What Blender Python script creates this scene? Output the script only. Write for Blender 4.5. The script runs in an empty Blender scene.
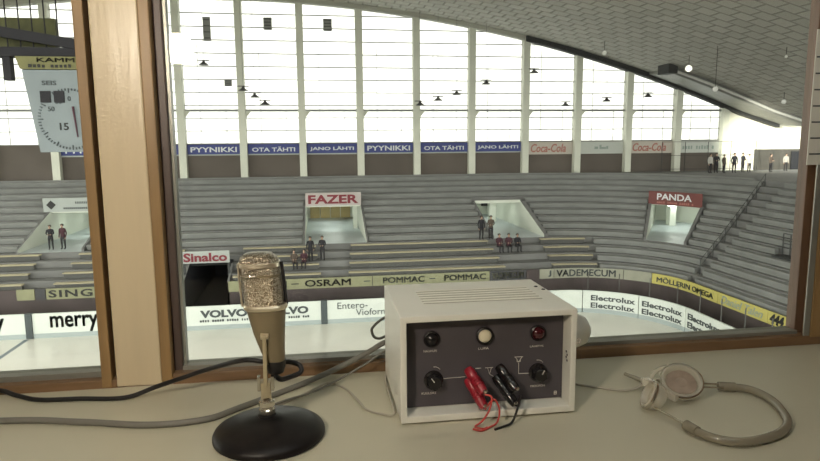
import bpy, bmesh, math, random
from mathutils import Vector, Matrix
random.seed(7)
PI = math.pi
ZC = 11.2            # eye height above the ice
DT = ZC - .46        # desk top
C = bpy.context.scene.collection
scene = bpy.context.scene

# ------------------------------------------------------------------ camera
F_PX = 619.07
rows = [(0.98880, -0.14905, -0.00804), (-0.02873, -0.13719, -0.99013), (0.14648, 0.97927, -0.13993)]
rx, dn, fw = (Vector(r) for r in rows)
cam_d = bpy.data.cameras.new('camera')
cam_d.sensor_width = 36
cam_d.lens = F_PX / 820 * 36
cam_d.clip_start = .05
cam_d.clip_end = 400
cam = bpy.data.objects.new('camera', cam_d)
C.objects.link(cam)
m3 = Matrix((rx, -dn, -fw)).transposed()
cam.matrix_world = Matrix.Translation((0, 0, ZC)) @ m3.to_4x4()
scene.camera = cam

# ------------------------------------------------------------------ world, exposure
world = bpy.data.worlds.new('sky')
scene.world = world
world.use_nodes = True
nt = world.node_tree
bg = nt.nodes['Background']
tc = nt.nodes.new('ShaderNodeTexCoord')
sx = nt.nodes.new('ShaderNodeSeparateXYZ')
mr = nt.nodes.new('ShaderNodeMapRange')
mr.inputs['From Min'].default_value = -.12
mr.inputs['From Max'].default_value = .02
mx = nt.nodes.new('ShaderNodeMix')
mx.data_type = 'RGBA'
mx.inputs[6].default_value = (.04, .04, .037, 1)      # ground
mx.inputs[7].default_value = (1.0, 1.0, .96, 1)      # overcast sky
nt.links.new(tc.outputs['Generated'], sx.inputs[0])
nt.links.new(sx.outputs['Z'], mr.inputs['Value'])
nt.links.new(mr.outputs[0], mx.inputs[0])
nt.links.new(mx.outputs[2], bg.inputs['Color'])
bg.inputs['Strength'].default_value = 6.0

def portal(name, loc, rot, sx_, sy_):
    l = bpy.data.lights.new(name, 'AREA')
    l.shape = 'RECTANGLE'; l.size = sx_; l.size_y = sy_
    l.cycles.is_portal = True
    o = bpy.data.objects.new(name, l); C.objects.link(o)
    o.location = loc; o.rotation_euler = rot
# the open gable above and around the booth, the glazed far gable
portal('near_gable_daylight', (5, -6.5, 11), (PI/2, 0, 0), 100, 24)
portal('right_side_daylight', (51.3, 32, 10.5), (0, PI/2, 0), 5, 56)
portal('far_gable_daylight', (12, 60.6, 17), (-PI/2, 0, 0), 62, 12.5)

vs = scene.view_settings
vs.view_transform = 'Standard'
vs.look = 'None'
vs.gamma = 1
vs.exposure = 0.0
scene.display_settings.display_device = 'sRGB'
cy = scene.cycles
cy.max_bounces = 8
cy.diffuse_bounces = 5
cy.glossy_bounces = 4
cy.transmission_bounces = 6
cy.transparent_max_bounces = 24
cy.caustics_reflective = False
cy.caustics_refractive = False
cy.sample_clamp_indirect = 3
cy.use_denoising = True

# ------------------------------------------------------------------ materials
def mat(name, col, rough=.6, metal=0, noise=0, nscale=8, bump=0, stretch=(1, 1, 1), spec=.5, coord='Object', coat=0):
    m = bpy.data.materials.new(name)
    m.use_nodes = True
    n = m.node_tree.nodes; L = m.node_tree.links
    b = n['Principled BSDF']
    b.inputs['Base Color'].default_value = (*col, 1)
    b.inputs['Roughness'].default_value = rough
    b.inputs['Metallic'].default_value = metal
    b.inputs['Specular IOR Level'].default_value = spec
    b.inputs['Coat Weight'].default_value = coat
    if noise or bump:
        t = n.new('ShaderNodeTexCoord'); mp = n.new('ShaderNodeMapping')
        mp.inputs['Scale'].default_value = stretch
        L.new(t.outputs[coord], mp.inputs[0])
        nz = n.new('ShaderNodeTexNoise'); nz.inputs['Scale'].default_value = nscale
        nz.inputs['Detail'].default_value = 5
        L.new(mp.outputs[0], nz.inputs[0])
        if noise:
            r = n.new('ShaderNodeValToRGB')
            r.color_ramp.elements[0].position = .3
            r.color_ramp.elements[1].position = .7
            r.color_ramp.elements[0].color = tuple(max(0, c*(1-noise)) for c in col) + (1,)
            r.color_ramp.elements[1].color = tuple(min(1, c*(1+noise)) for c in col) + (1,)
            L.new(nz.outputs[0], r.inputs[0]); L.new(r.outputs[0], b.inputs['Base Color'])
        if bump:
            bp = n.new('ShaderNodeBump'); bp.inputs['Strength'].default_value = bump
            bp.inputs['Distance'].default_value = .01
            L.new(nz.outputs[0], bp.inputs['Height']); L.new(bp.outputs[0], b.inputs['Normal'])
    return m

def glass_mat(name, tint, base=.035, rough=0.0):
    m = bpy.data.materials.new(name)
    m.use_nodes = True
    n = m.node_tree.nodes; L = m.node_tree.links
    n.remove(n['Principled BSDF'])
    tr = n.new('ShaderNodeBsdfTransparent'); tr.inputs[0].default_value = (*tint, 1)
    gl = n.new('ShaderNodeBsdfGlossy'); gl.inputs['Roughness'].default_value = rough
    gm = n.new('ShaderNodeNewGeometry')
    dot = n.new('ShaderNodeVectorMath'); dot.operation = 'DOT_PRODUCT'
    L.new(gm.outputs['Incoming'], dot.inputs[0]); L.new(gm.outputs['Normal'], dot.inputs[1])
    ab = n.new('ShaderNodeMath'); ab.operation = 'ABSOLUTE'; L.new(dot.outputs['Value'], ab.inputs[0])
    su = n.new('ShaderNodeMath'); su.operation = 'SUBTRACT'; su.inputs[0].default_value = 1; L.new(ab.outputs[0], su.inputs[1])
    pw = n.new('ShaderNodeMath'); pw.operation = 'POWER'; pw.inputs[1].default_value = 5; L.new(su.outputs[0], pw.inputs[0])
    ma = n.new('ShaderNodeMath'); ma.operation = 'MULTIPLY_ADD'; ma.inputs[1].default_value = 1-base; ma.inputs[2].default_value = base
    L.new(pw.outputs[0], ma.inputs[0])
    mi = n.new('ShaderNodeMixShader')
    L.new(ma.outputs[0], mi.inputs[0]); L.new(tr.outputs[0], mi.inputs[1]); L.new(gl.outputs[0], mi.inputs[2])
    L.new(mi.outputs[0], n['Material Output'].inputs[0])
    return m

def emit_mat(name, col, s):
    m = bpy.data.materials.new(name); m.use_nodes = True
    n = m.node_tree.nodes
    b = n['Principled BSDF']
    b.inputs['Base Color'].default_value = (*col, 1)
    b.inputs['Emission Color'].default_value = (*col, 1)
    b.inputs['Emission Strength'].default_value = s
    return m

def roof_mat():
    m = mat('roof_panels', (.2, .195, .18), .75)
    n = m.node_tree.nodes; L = m.node_tree.links; b = n['Principled BSDF']
    t = n.new('ShaderNodeTexCoord')
    br = n.new('ShaderNodeTexBrick')
    br.inputs['Scale'].default_value = 1
    br.inputs['Brick Width'].default_value = 1.25
    br.inputs['Row Height'].default_value = 1.1
    br.inputs['Mortar Size'].default_value = .09
    br.inputs['Mortar Smooth'].default_value = .7
    br.inputs['Color1'].default_value = (.6, .585, .53, 1)
    br.inputs['Color2'].default_value = (.52, .505, .455, 1)
    br.inputs['Mortar'].default_value = (.38, .37, .335, 1)
    nz = n.new('ShaderNodeTexNoise'); nz.inputs['Scale'].default_value = .7
    L.new(t.outputs['Object'], nz.inputs[0])
    md = n.new('ShaderNodeMix'); md.data_type = 'VECTOR'; md.inputs[0].default_value = .05
    L.new(t.outputs['Object'], md.inputs[4]); L.new(nz.outputs['Color'], md.inputs[5])
    L.new(md.outputs[1], br.inputs[0])
    L.new(br.outputs['Color'], b.inputs['Base Color'])
    bp = n.new('ShaderNodeBump'); bp.inputs['Strength'].default_value = .8; bp.inputs['Distance'].default_value = .12
    bp.invert = True
    L.new(br.outputs['Fac'], bp.inputs['Height']); L.new(bp.outputs[0], b.inputs['Normal'])
    return m

def mesh_grille_mat():
    m = mat('woven_gold_mesh', (.5, .4, .25), .3, 1)
    n = m.node_tree.nodes; L = m.node_tree.links; b = n['Principled BSDF']
    t = n.new('ShaderNodeTexCoord')
    vo = n.new('ShaderNodeTexVoronoi'); vo.inputs['Scale'].default_value = 620
    L.new(t.outputs['Object'], vo.inputs['Vector'])
    r = n.new('ShaderNodeValToRGB')
    r.color_ramp.elements[0].position = .22; r.color_ramp.elements[0].color = (.84, .76, .62, 1)
    r.color_ramp.elements[1].position = .62; r.color_ramp.elements[1].color = (.22, .175, .12, 1)
    L.new(vo.outputs['Distance'], r.inputs[0]); L.new(r.outputs[0], b.inputs['Base Color'])
    bp = n.new('ShaderNodeBump'); bp.inputs['Strength'].default_value = .6; bp.inputs['Distance'].default_value = .002
    bp.invert = True
    L.new(vo.outputs['Distance'], bp.inputs['Height']); L.new(bp.outputs[0], b.inputs['Normal'])
    return m

M = dict(
    concrete=mat('terrace_concrete', (.2, .2, .195), .9, noise=.15, nscale=.6),
    arena_floor=mat('arena_floor', (.2, .2, .19), .8, noise=.1, nscale=.5),
    ice=mat('ice', (.9, .88, .8), .22, noise=.03, nscale=.25, spec=.35),
    ice_line=mat('ice_line_paint', (.12, .16, .2), .3),
    boards=mat('rink_board_white', (.62, .66, .62), .5, noise=.04, nscale=.8),
    kick=mat('kick_plate', (.33, .38, .38), .5),
    post=mat('board_post', (.05, .065, .07), .6),
    letter=mat('letter_charcoal', (.045, .055, .06), .6),
    letter_black=mat('letter_black', (.015, .015, .015), .6),
    letter_white=mat('letter_white', (.75, .78, .8), .6),
    letter_maroon=mat('letter_maroon', (.2, .015, .03), .6),
    letter_red=mat('letter_red', (.42, .16, .13), .6),
    letter_green=mat('letter_green', (.3, .36, .33), .6),
    olive=mat('banner_olive', (.27, .27, .16), .7, noise=.12, nscale=1.5),
    pale=mat('banner_pale', (.33, .33, .26), .7, noise=.1, nscale=1.5),
    yellow=mat('banner_yellow', (.53, .47, .14), .7, noise=.08, nscale=1.5),
    dark_banner=mat('banner_dark', (.05, .05, .055), .7),
    blue=mat('banner_blue', (.05, .065, .24), .6, noise=.08, nscale=1),
    banner_pink=mat('banner_cream', (.55, .5, .44), .6),
    banner_white=mat('banner_white', (.55, .57, .53), .6),
    maroon_wall=mat('maroon_wall', (.075, .058, .058), .8, noise=.25, nscale=.7),
    brown_wall=mat('brown_panel_wall', (.125, .105, .09), .8, noise=.14, nscale=.35),
    dark_wall=mat('dark_recess_wall', (.085, .08, .07), .85, noise=.1, nscale=.5),
    cream_wall=mat('cream_hall_wall', (.86, .84, .72), .75, noise=.03, nscale=.4),
    column=mat('column_paint', (.72, .73, .63), .6, noise=.06, nscale=.6),
    mullion=mat('mullion_grey', (.26, .27, .25), .6),
    beam=mat('roof_beam_dark', (.04, .042, .042), .7),
    beam_light=mat('roof_beam_pale', (.48, .48, .42), .7),
    roof=roof_mat(),
    soffit=mat('soffit_sheet', (.3, .3, .28), .5, .2, noise=.1, nscale=1.2),
    bench_grey=mat('bench_grey', (.235, .24, .23), .75, noise=.12, nscale=.8),
    bench_wood=mat('bench_wood', (.44, .39, .26), .65, noise=.18, nscale=1.5, stretch=(.4, 2, 2)),
    bench_riser=mat('bench_riser', (.1, .1, .095), .85),
    rail=mat('railing_dark', (.035, .037, .037), .6),
    passage=mat('passage_plaster', (.68, .7, .62), .7, noise=.04, nscale=.6),
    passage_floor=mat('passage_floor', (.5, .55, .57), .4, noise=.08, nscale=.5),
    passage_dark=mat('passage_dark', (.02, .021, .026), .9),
    door_yellow=mat('door_yellow', (.55, .43, .2), .6, noise=.1, nscale=1),
    sign_pink=mat('sign_pale_pink', (.5, .45, .43), .6),
    sign_red=mat('sign_dark_red', (.17, .05, .045), .6),
    sign_grey=mat('sign_grey', (.4, .43, .41), .6),
    score=mat('scoreboard_panel', (.22, .255, .27), .5, noise=.05, nscale=1),
    score_yellow=mat('scoreboard_header', (.19, .18, .07), .6, noise=.1, nscale=2),
    score_dark=mat('scoreboard_frame', (.013, .012, .017), .7),
    score_side=mat('scoreboard_side', (.09, .09, .03), .7, noise=.3, nscale=3),
    hand=mat('dial_hand', (.09, .02, .04), .5),
    lamp_metal=mat('hall_lamp_metal', (.09, .09, .09), .5, .3),
    lamp_silver=mat('spotlight_silver', (.75, .75, .7), .35, .3),
    pane=glass_mat('hall_pane', (.62, .62, .61), .03),
    booth_glass=glass_mat('booth_glass', (.91, .92, .89), .022),
    plexi=glass_mat('rink_plexi', (.9, .92, .92), .03),
    cream=mat('cream_gloss_paint', (.63, .53, .365), .3, noise=.025, nscale=4, bump=.05, stretch=(14, 14, 1.5)),
    wood=mat('window_wood', (.31, .195, .085), .42, noise=.3, nscale=22, stretch=(1, 1, .07), bump=.05),
    wood_dark=mat('sash_dark', (.07, .047, .04), .45, noise=.3, nscale=20, stretch=(1, 1, .08)),
    wood_mid=mat('sash_brown', (.16, .095, .06), .42, noise=.25, nscale=20, stretch=(1, 1, .08)),
    sill=mat('sill_wood', (.21, .125, .065), .4, noise=.3, nscale=22, stretch=(.08, 1, 1)),
    bead=mat('glazing_bead_metal', (.27, .27, .24), .35, .3),
    desk=mat('desk_laminate', (.55, .525, .415), .36, noise=.025, nscale=6),
    booth_wall=mat('booth_wall', (.45, .34, .26), .8, noise=.1, nscale=2),
    booth_ceiling=mat('booth_ceiling', (.5, .47, .42), .8),
    booth_floor=mat('booth_floor', (.16, .14, .12), .8),
    enamel=mat('device_enamel', (.78, .77, .70), .38, noise=.02, nscale=12),
    panel=mat('device_panel', (.075, .066, .078), .5, noise=.05, nscale=20),
    vent_dark=mat('vent_slot_shadow', (.2, .17, .13), .8),
    black=mat('black_bakelite', (.012, .011, .012), .22),
    rubber=mat('black_rubber', (.007, .006, .007), .45),
    ruby=mat('ruby_lens', (.05, .004, .008), .12, coat=.6),
    lens_white=mat('milk_lens', (.8, .74, .56), .35),
    print_white=mat('panel_print', (.72, .68, .62), .6),
    red_plastic=mat('red_plug', (.30, .012, .026), .35),
    red_wire=mat('red_wire', (.5, .06, .05), .4),
    screw=mat('screw_nickel', (.8, .75, .68), .2, 1),
    mic_body=mat('mic_bronze', (.245, .2, .125), .4, .45, noise=.04, nscale=30),
    mic_gold=mat('mic_gold', (.78, .7, .54), .3, .8),
    mic_pale=mat('mic_stem_metal', (.6, .52, .36), .35, .7),
    mic_mesh=mesh_grille_mat(),
    mic_base=mat('mic_base_black', (.007, .0055, .006), .42, noise=.4, nscale=40, bump=.03, spec=.3),
    chrome=mat('chrome', (.75, .71, .64), .16, 1),
    grey_cable=mat('grey_cable', (.17, .165, .145), .5),
    dark_cable=mat('dark_grey_cable', (.06, .06, .05), .5),
    pale_wire=mat('pale_wire', (.42, .39, .33), .5),
    clear=None, brown_film=mat('cup_membrane', (.30, .235, .185), .5, noise=.15, nscale=60),
    tube=mat('headband_tube', (.24, .215, .16), .25, coat=.4),
    paper=mat('paper', (.78, .77, .7), .8),
    skin=mat('skin', (.45, .3, .22), .6), hair=mat('hair', (.03, .022, .018), .7),
    jacket_dark=mat('dark_jacket', (.02, .02, .026), .8), trousers=mat('dark_trousers', (.025, .024, .028), .8),
    jacket_maroon=mat('maroon_jacket', (.06, .02, .03), .8), jacket_brown=mat('brown_jacket', (.1, .075, .06), .8),
    jacket_white=mat('white_jacket', (.5, .48, .44), .8),
    lamp_black=mat('photo_lamp_black', (.02, .02, .02), .5),
    photo_emit=emit_mat('photo_lamp_disc', (1, .87, .69), 335),
    passage_fill_emit=emit_mat('passage_fill_glow', (.95, 1, .95), 15),
    booth_fill_emit=emit_mat('booth_fill_glow', (.96, 1, .95), 5.5),
    spot_emit=emit_mat('spot_glow', (1, .98, .9), 1.6),
    tube_emit=emit_mat('fluorescent_glow', (.7, .78, 1), .9),
)
def clear_plastic():
    m = bpy.data.materials.new('clear_plastic'); m.use_nodes = True
    n = m.node_tree.nodes; L = m.node_tree.links
    b = n['Principled BSDF']
    b.inputs['Base Color'].default_value = (.82, .79, .72, 1)
    b.inputs['Roughness'].default_value = .12
    b.inputs['Coat Weight'].default_value = .5
    tr = n.new('ShaderNodeBsdfTransparent'); tr.inputs[0].default_value = (.93, .91, .86, 1)
    mi = n.new('ShaderNodeMixShader'); mi.inputs[0].default_value = .34
    L.new(tr.outputs[0], mi.inputs[1]); L.new(b.outputs[0], mi.inputs[2])
    L.new(mi.outputs[0], n['Material Output'].inputs[0])
    return m
M['clear'] = clear_plastic()

# ------------------------------------------------------------------ helpers
def link(name, me, parent=None):
    o = bpy.data.objects.new(name, me); C.objects.link(o)
    if parent is not None:
        o.parent = parent
        o.matrix_parent_inverse = parent.matrix_world.inverted()
    return o

def build(name, bm, m, parent=None, smooth=None, bevel=0):
    bmesh.ops.recalc_face_normals(bm, faces=bm.faces[:])
    if bevel:
        es = [e for e in bm.edges if len(e.link_faces) == 2 and e.calc_face_angle(0) > .6]
        bmesh.ops.bevel(bm, geom=es, offset=bevel, segments=2, profile=.6, affect='EDGES', clamp_overlap=True)
    me = bpy.data.meshes.new(name); bm.to_mesh(me); bm.free()
    for mm in (m if isinstance(m, (list, tuple)) else [m]):
        me.materials.append(mm)
    if smooth is not None:
        for p in me.polygons: p.use_smooth = True
        me.set_sharp_from_angle(angle=math.radians(smooth))
    return link(name, me, parent)

def thing(name, label, cat, loc=(0, 0, 0), group=None):
    o = bpy.data.objects.new(name, None); C.objects.link(o)
    o.location = loc; o.empty_display_size = .1
    bpy.context.view_layer.update()
    o['label'] = label; o['category'] = cat
    if group: o['group'] = group
    return o

def tag(o, label, cat, group=None):
    o['label'] = label; o['category'] = cat
    if group: o['group'] = group
    return o

def struct(name, bm, m, parent=None, **k):
    o = build(name, bm, m, parent, **k)
    o['kind'] = 'structure'
    return o

def box(bm, x0, x1, y0, y1, z0, z1, mi=0):
    v = [bm.verts.new(p) for p in ((x0,y0,z0),(x1,y0,z0),(x1,y1,z0),(x0,y1,z0),(x0,y0,z1),(x1,y0,z1),(x1,y1,z1),(x0,y1,z1))]
    for f in ((0,3,2,1),(4,5,6,7),(0,1,5,4),(1,2,6,5),(2,3,7,6),(3,0,4,7)):
        bm.faces.new([v[i] for i in f]).material_index = mi

def bx(*a):
    bm = bmesh.new(); box(bm, *a); return bm

def frame_of(d):
    d = d.normalized()
    up = Vector((0, 0, 1)) if abs(d.z) < .9 else Vector((1, 0, 0))
    a = d.cross(up).normalized(); b = a.cross(d).normalized()
    return a, b

def bar(bm, p, q, w, h=None, seg=4, w2=None):
    """prism or cylinder between two points"""
    p = Vector(p); q = Vector(q); h = h or w
    a, b = frame_of(q-p)
    rings = []
    for c, k in ((p, 1), (q, (w2/w if w2 else 1))):
        r = []
        for i in range(seg):
            t = 2*PI*(i+.5)/seg
            s = math.sqrt(2) if seg == 4 else 1
            r.append(bm.verts.new(c + a*math.cos(t)*w/2*s*k + b*math.sin(t)*h/2*s*k))
        rings.append(r)
    for i in range(seg):
        j = (i+1) % seg
        bm.faces.new((rings[0][i], rings[0][j], rings[1][j], rings[1][i]))
    bm.faces.new(rings[0]); bm.faces.new(rings[1])

def smooth_path(pts, n=8):
    pts = [Vector(p) for p in pts]
    out = []
    for i in range(len(pts)-1):
        p0 = pts[max(i-1, 0)]; p1 = pts[i]; p2 = pts[i+1]; p3 = pts[min(i+2, len(pts)-1)]
        for k in range(n):
            t = k/n
            out.append(.5*((2*p1)+(p2-p0)*t+(2*p0-5*p1+4*p2-p3)*t*t+(3*p1-p0-3*p2+p3)*t**3))
    out.append(pts[-1])
    return out

def tube(bm, pts, r, seg=10, n=8):
    path = smooth_path(pts, n) if n > 1 else [Vector(p) for p in pts]
    prev = None; a = None
    for i, p in enumerate(path):
        d = (path[min(i+1, len(path)-1)]-path[max(i-1, 0)]).normalized()
        if a is None: a, _ = frame_of(d)
        a = (a - d*a.dot(d)).normalized(); b = d.cross(a)
        rr = r(i/(len(path)-1)) if callable(r) else r
        ring = [bm.verts.new(p + a*math.cos(2*PI*k/seg)*rr + b*math.sin(2*PI*k/seg)*rr) for k in range(seg)]
        if prev:
            for k in range(seg):
                j = (k+1) % seg
                bm.faces.new((prev[k], prev[j], ring[j], ring[k]))
        else: bm.faces.new(ring)
        prev = ring
    bm.faces.new(prev)

def lathe(bm, prof, origin=(0, 0, 0), axis=(0, 0, 1), seg=32, sy=1.0):
    """profile of (radius, height) along an axis"""
    o = Vector(origin); d = Vector(axis).normalized(); a, b = frame_of(d)
    prev = None
    for r, h in prof:
        if r < 1e-6:
            ring = [bm.verts.new(o+d*h)]
        else:
            ring = [bm.verts.new(o+d*h+a*math.cos(2*PI*k/seg)*r+b*math.sin(2*PI*k/seg)*r*sy) for k in range(seg)]
        if prev:
            if len(prev) == 1 and len(ring) > 1:
                for k in range(seg): bm.faces.new((prev[0], ring[k], ring[(k+1) % seg]))
            elif len(ring) == 1 and len(prev) > 1:
                for k in range(seg): bm.faces.new((prev[k], prev[(k+1) % seg], ring[0]))
            elif len(ring) > 1:
                for k in range(seg):
                    j = (k+1) % seg
                    bm.faces.new((prev[k], prev[j], ring[j], ring[k]))
        prev = ring

def text_bm(s, h, width=None, bold=0, fat=0, shear=0, depth=.02, spacing=1.0):
    """letters in the XZ plane facing -Y, centred on the origin, as one mesh"""
    cu = bpy.data.curves.new('letters', 'FONT')
    cu.body = s; cu.size = 1; cu.offset = bold; cu.shear = shear; cu.extrude = .5
    cu.resolution_u = 3; cu.space_character = spacing
    o = bpy.data.objects.new('letters', cu); C.objects.link(o)
    dg = bpy.context.evaluated_depsgraph_get()
    me = bpy.data.meshes.new_from_object(o.evaluated_get(dg))
    bm = bmesh.new(); bm.from_mesh(me)
    bpy.data.objects.remove(o); bpy.data.curves.remove(cu); bpy.data.meshes.remove(me)
    if fat:                    # heavier strokes from shifted outlines
        base = bm.copy(); bm.clear()
        tmp = bpy.data.meshes.new('letters')
        for dx_, dy_ in ((-fat, -fat), (fat, fat), (-fat, fat), (fat, -fat)):
            b3 = base.copy(); bmesh.ops.translate(b3, verts=b3.verts[:], vec=(dx_, dy_, 0))
            b3.to_mesh(tmp); b3.free(); bm.from_mesh(tmp)
        base.free(); bpy.data.meshes.remove(tmp)
    xs = [v.co.x for v in bm.verts]; ys = [v.co.y for v in bm.verts]
    cx, cyy = (min(xs)+max(xs))/2, (min(ys)+max(ys))/2
    kh = h/(max(ys)-min(ys)); kw = width/(max(xs)-min(xs)) if width else kh
    for v in bm.verts:
        v.co = Vector(((v.co.x-cx)*kw, -(v.co.z+.5)*depth, (v.co.y-cyy)*kh))
    return bm

def put_text(s, parent, m, cx, y, cz, h, width=None, name='lettering', path=None, normal=None, **k):
    bm = text_bm(s, h, width, **k)
    for v in bm.verts:
        if path:
            p, nrm = path(cx+v.co.x)
            q = Vector((p[0], p[1], 0)) + Vector((nrm[0], nrm[1], 0))*(-v.co.y + y)
            v.co = Vector((q.x, q.y, cz+v.co.z))
        else:
            v.co = Vector((cx+v.co.x, y+v.co.y, cz+v.co.z))
    return build(name, bm, m, parent)

def put_marks(parent, m, cx, y, cz, h, width, n, path=None):
    """a line of small print too fine to read"""
    bm = bmesh.new(); st = width/n
    for k in range(n):
        if k % 6 == 4: continue
        w = st*(.55+.25*random.random()); c = cx-width/2+st*(k+.5); hh = h*(.75+.25*random.random())
        box(bm, c-w/2, c+w/2, -.03, 0, cz-h/2, cz-h/2+hh)
    for v in bm.verts:
        if path:
            p, nr = path(v.co.x)
            v.co = Vector((p[0]+nr[0]*(y-v.co.y), p[1]+nr[1]*(y-v.co.y), v.co.z))
        else: v.co.y += y
    return build('small_print', bm, m, parent)

def strip(path, l0, l1, z0, z1, th, n=None, off=0):
    """board of thickness th standing along a plan path between two lengths"""
    n = n or max(1, int(abs(l1-l0)/.6))
    bm = bmesh.new(); prev = None
    for i in range(n+1):
        p, nr = path(l0+(l1-l0)*i/n)
        f = (p[0]+nr[0]*off, p[1]+nr[1]*off); b = (p[0]+nr[0]*(off-th), p[1]+nr[1]*(off-th))
        r = [bm.verts.new(q) for q in ((f[0], f[1], z0), (f[0], f[1], z1), (b[0], b[1], z1), (b[0], b[1], z0))]
        if prev:
            for k in range(4):
                bm.faces.new((prev[k], prev[(k+1) % 4], r[(k+1) % 4], r[k]))
        else: bm.faces.new(r)
        prev = r
    bm.faces.new(prev)
    return bm

# plan of the boards and of the stand: straight along the far side, then round the corner
def corner_path(y, xs, r):
    def f(l):
        if l <= xs: return (l, y), (0, -1)
        a = (l-xs)/r
        if a < PI/2:
            return (xs+r*math.sin(a), y-r+r*math.cos(a)), (-math.sin(a), -math.cos(a))
        return (xs+r, y-r-(l-xs-r*PI/2)), (-1, 0)
    return f
board_path = corner_path(38.05, 15.3, 6)
para_path = corner_path(41.6, 17.7, 6)

def PT(s):
    if s <= 17.7: return Vector((s, 41.6)), Vector((s, 58.5))
    if s <= 27.7:
        a = (s-17.7)/10*PI/2
        return (Vector((17.7+6*math.sin(a), 35.6+6*math.cos(a))),
                Vector((17.7+16.8*max(math.sin(a), 0)**.85, 40+18.5*max(math.cos(a), 0)**.85)))
    d = s-27.7
    return Vector((23.7, 35.6-d)), Vector((34.5, 40-d))
NR = 14
def rowz(j): return 2.0 + 6.1*j/NR
def S(s, v, z=0):
    P, T = PT(s); q = P+(T-P)*v
    return Vector((q.x, q.y, z))

# passages through the stand: (s0, s1, first row, lintel row)
VOM = dict(A=(-20.9, -16.7, 4, 9), B=(-1.0, 3.6, 4, 9), Cc=(13.6, 17.7, 4, 9), D=(23.1, 25.2, 4, 9), E=(-8.9, -6.1, 0, 2))
def blocked(s, j):
    for s0, s1, a, b in VOM.values():
        if s0-1e-4 < s < s1+1e-4 and a <= j < b: return True
    return False

# ================================================================== ARENA SHELL
# unseen snow slabs added to bounce daylight onto the roof and end wall
struct('snow_bounce_far', bx(-60, 120, 66, 190, 4.5, 5.0), mat('snow', (.86, .88, .9), .8, noise=.04, nscale=.1))
struct('snow_bounce_right', bx(58, 130, -10, 65.5, 6.5, 7.0), bpy.data.materials['snow'])
struct('arena_floor', bx(-46, 57, -6, 66, -.3, -.03), M['arena_floor'])
bm = bmesh.new()
pts = []
for i in range(0, 33):
    (px, py), _ = board_path(15.3+i*6*PI/2/32); pts.append((px, py))
pts = [(-44, 38.05)] + pts + [(21.3, 9)] + [(-44, 9)]
vt = [bm.verts.new((x, y, .0)) for x, y in pts]; vb = [bm.verts.new((x, y, -.03)) for x, y in pts]
bm.faces.new(vt); bm.faces.new(list(reversed(vb)))
for i in range(len(pts)):
    j = (i+1) % len(pts); bm.faces.new((vt[i], vb[i], vb[j], vt[j]))
ice = struct('ice', bm, M['ice'])
bm = bmesh.new(); box(bm, -17.15, -16.9, 9.2, 37.9, 0, .004)
o = struct('ice_line', bm, M['ice_line'], ice)

def roof_z(x):
    return ZC+13.2-.00375*(x+8.7)**2 if x < 43 else ZC+13.2-.00375*51.7**2-.3*(min(x, 47.6)-43)
bm = bmesh.new()
xs = [-46+i*1.5 for i in range(64)] + [50.8]
prev = None
for x in xs:
    r = [bm.verts.new((x, y, roof_z(x)+dz)) for y, dz in ((-7, 0), (60.6, 0), (60.6, .5), (-7, .5))]
    if prev:
        for k in range(4): bm.faces.new((prev[k], prev[(k+1) % 4], r[(k+1) % 4], r[k]))
    else: bm.faces.new(r)
    prev = r
bm.faces.new(prev)
struct('roof', bm, M['roof'])

# edge beams of the roof along the glazed gable
def arch_beam(x0, x1, y0, y1, h):
    bm = bmesh.new(); prev = None; n = int((x1-x0)/1.0)
    for i in range(n+1):
        x = x0+(x1-x0)*i/n; z = roof_z(x)
        r = [bm.verts.new(q) for q in ((x, y0, z-h), (x, y0, z+.05), (x, y1, z+.05), (x, y1, z-h))]
        if prev:
            for k in range(4): bm.faces.new((prev[k], prev[(k+1) % 4], r[(k+1) % 4], r[k]))
        else: bm.faces.new(r)
        prev = r
    bm.faces.new(prev); return bm
struct('trim_1', arch_beam(-30, 20.1, 58.9, 59.6, .38), M['beam_light'])
struct('trim_2', arch_beam(20.2, 47.6, 58.6, 59.3, .5), M['beam'])

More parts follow.
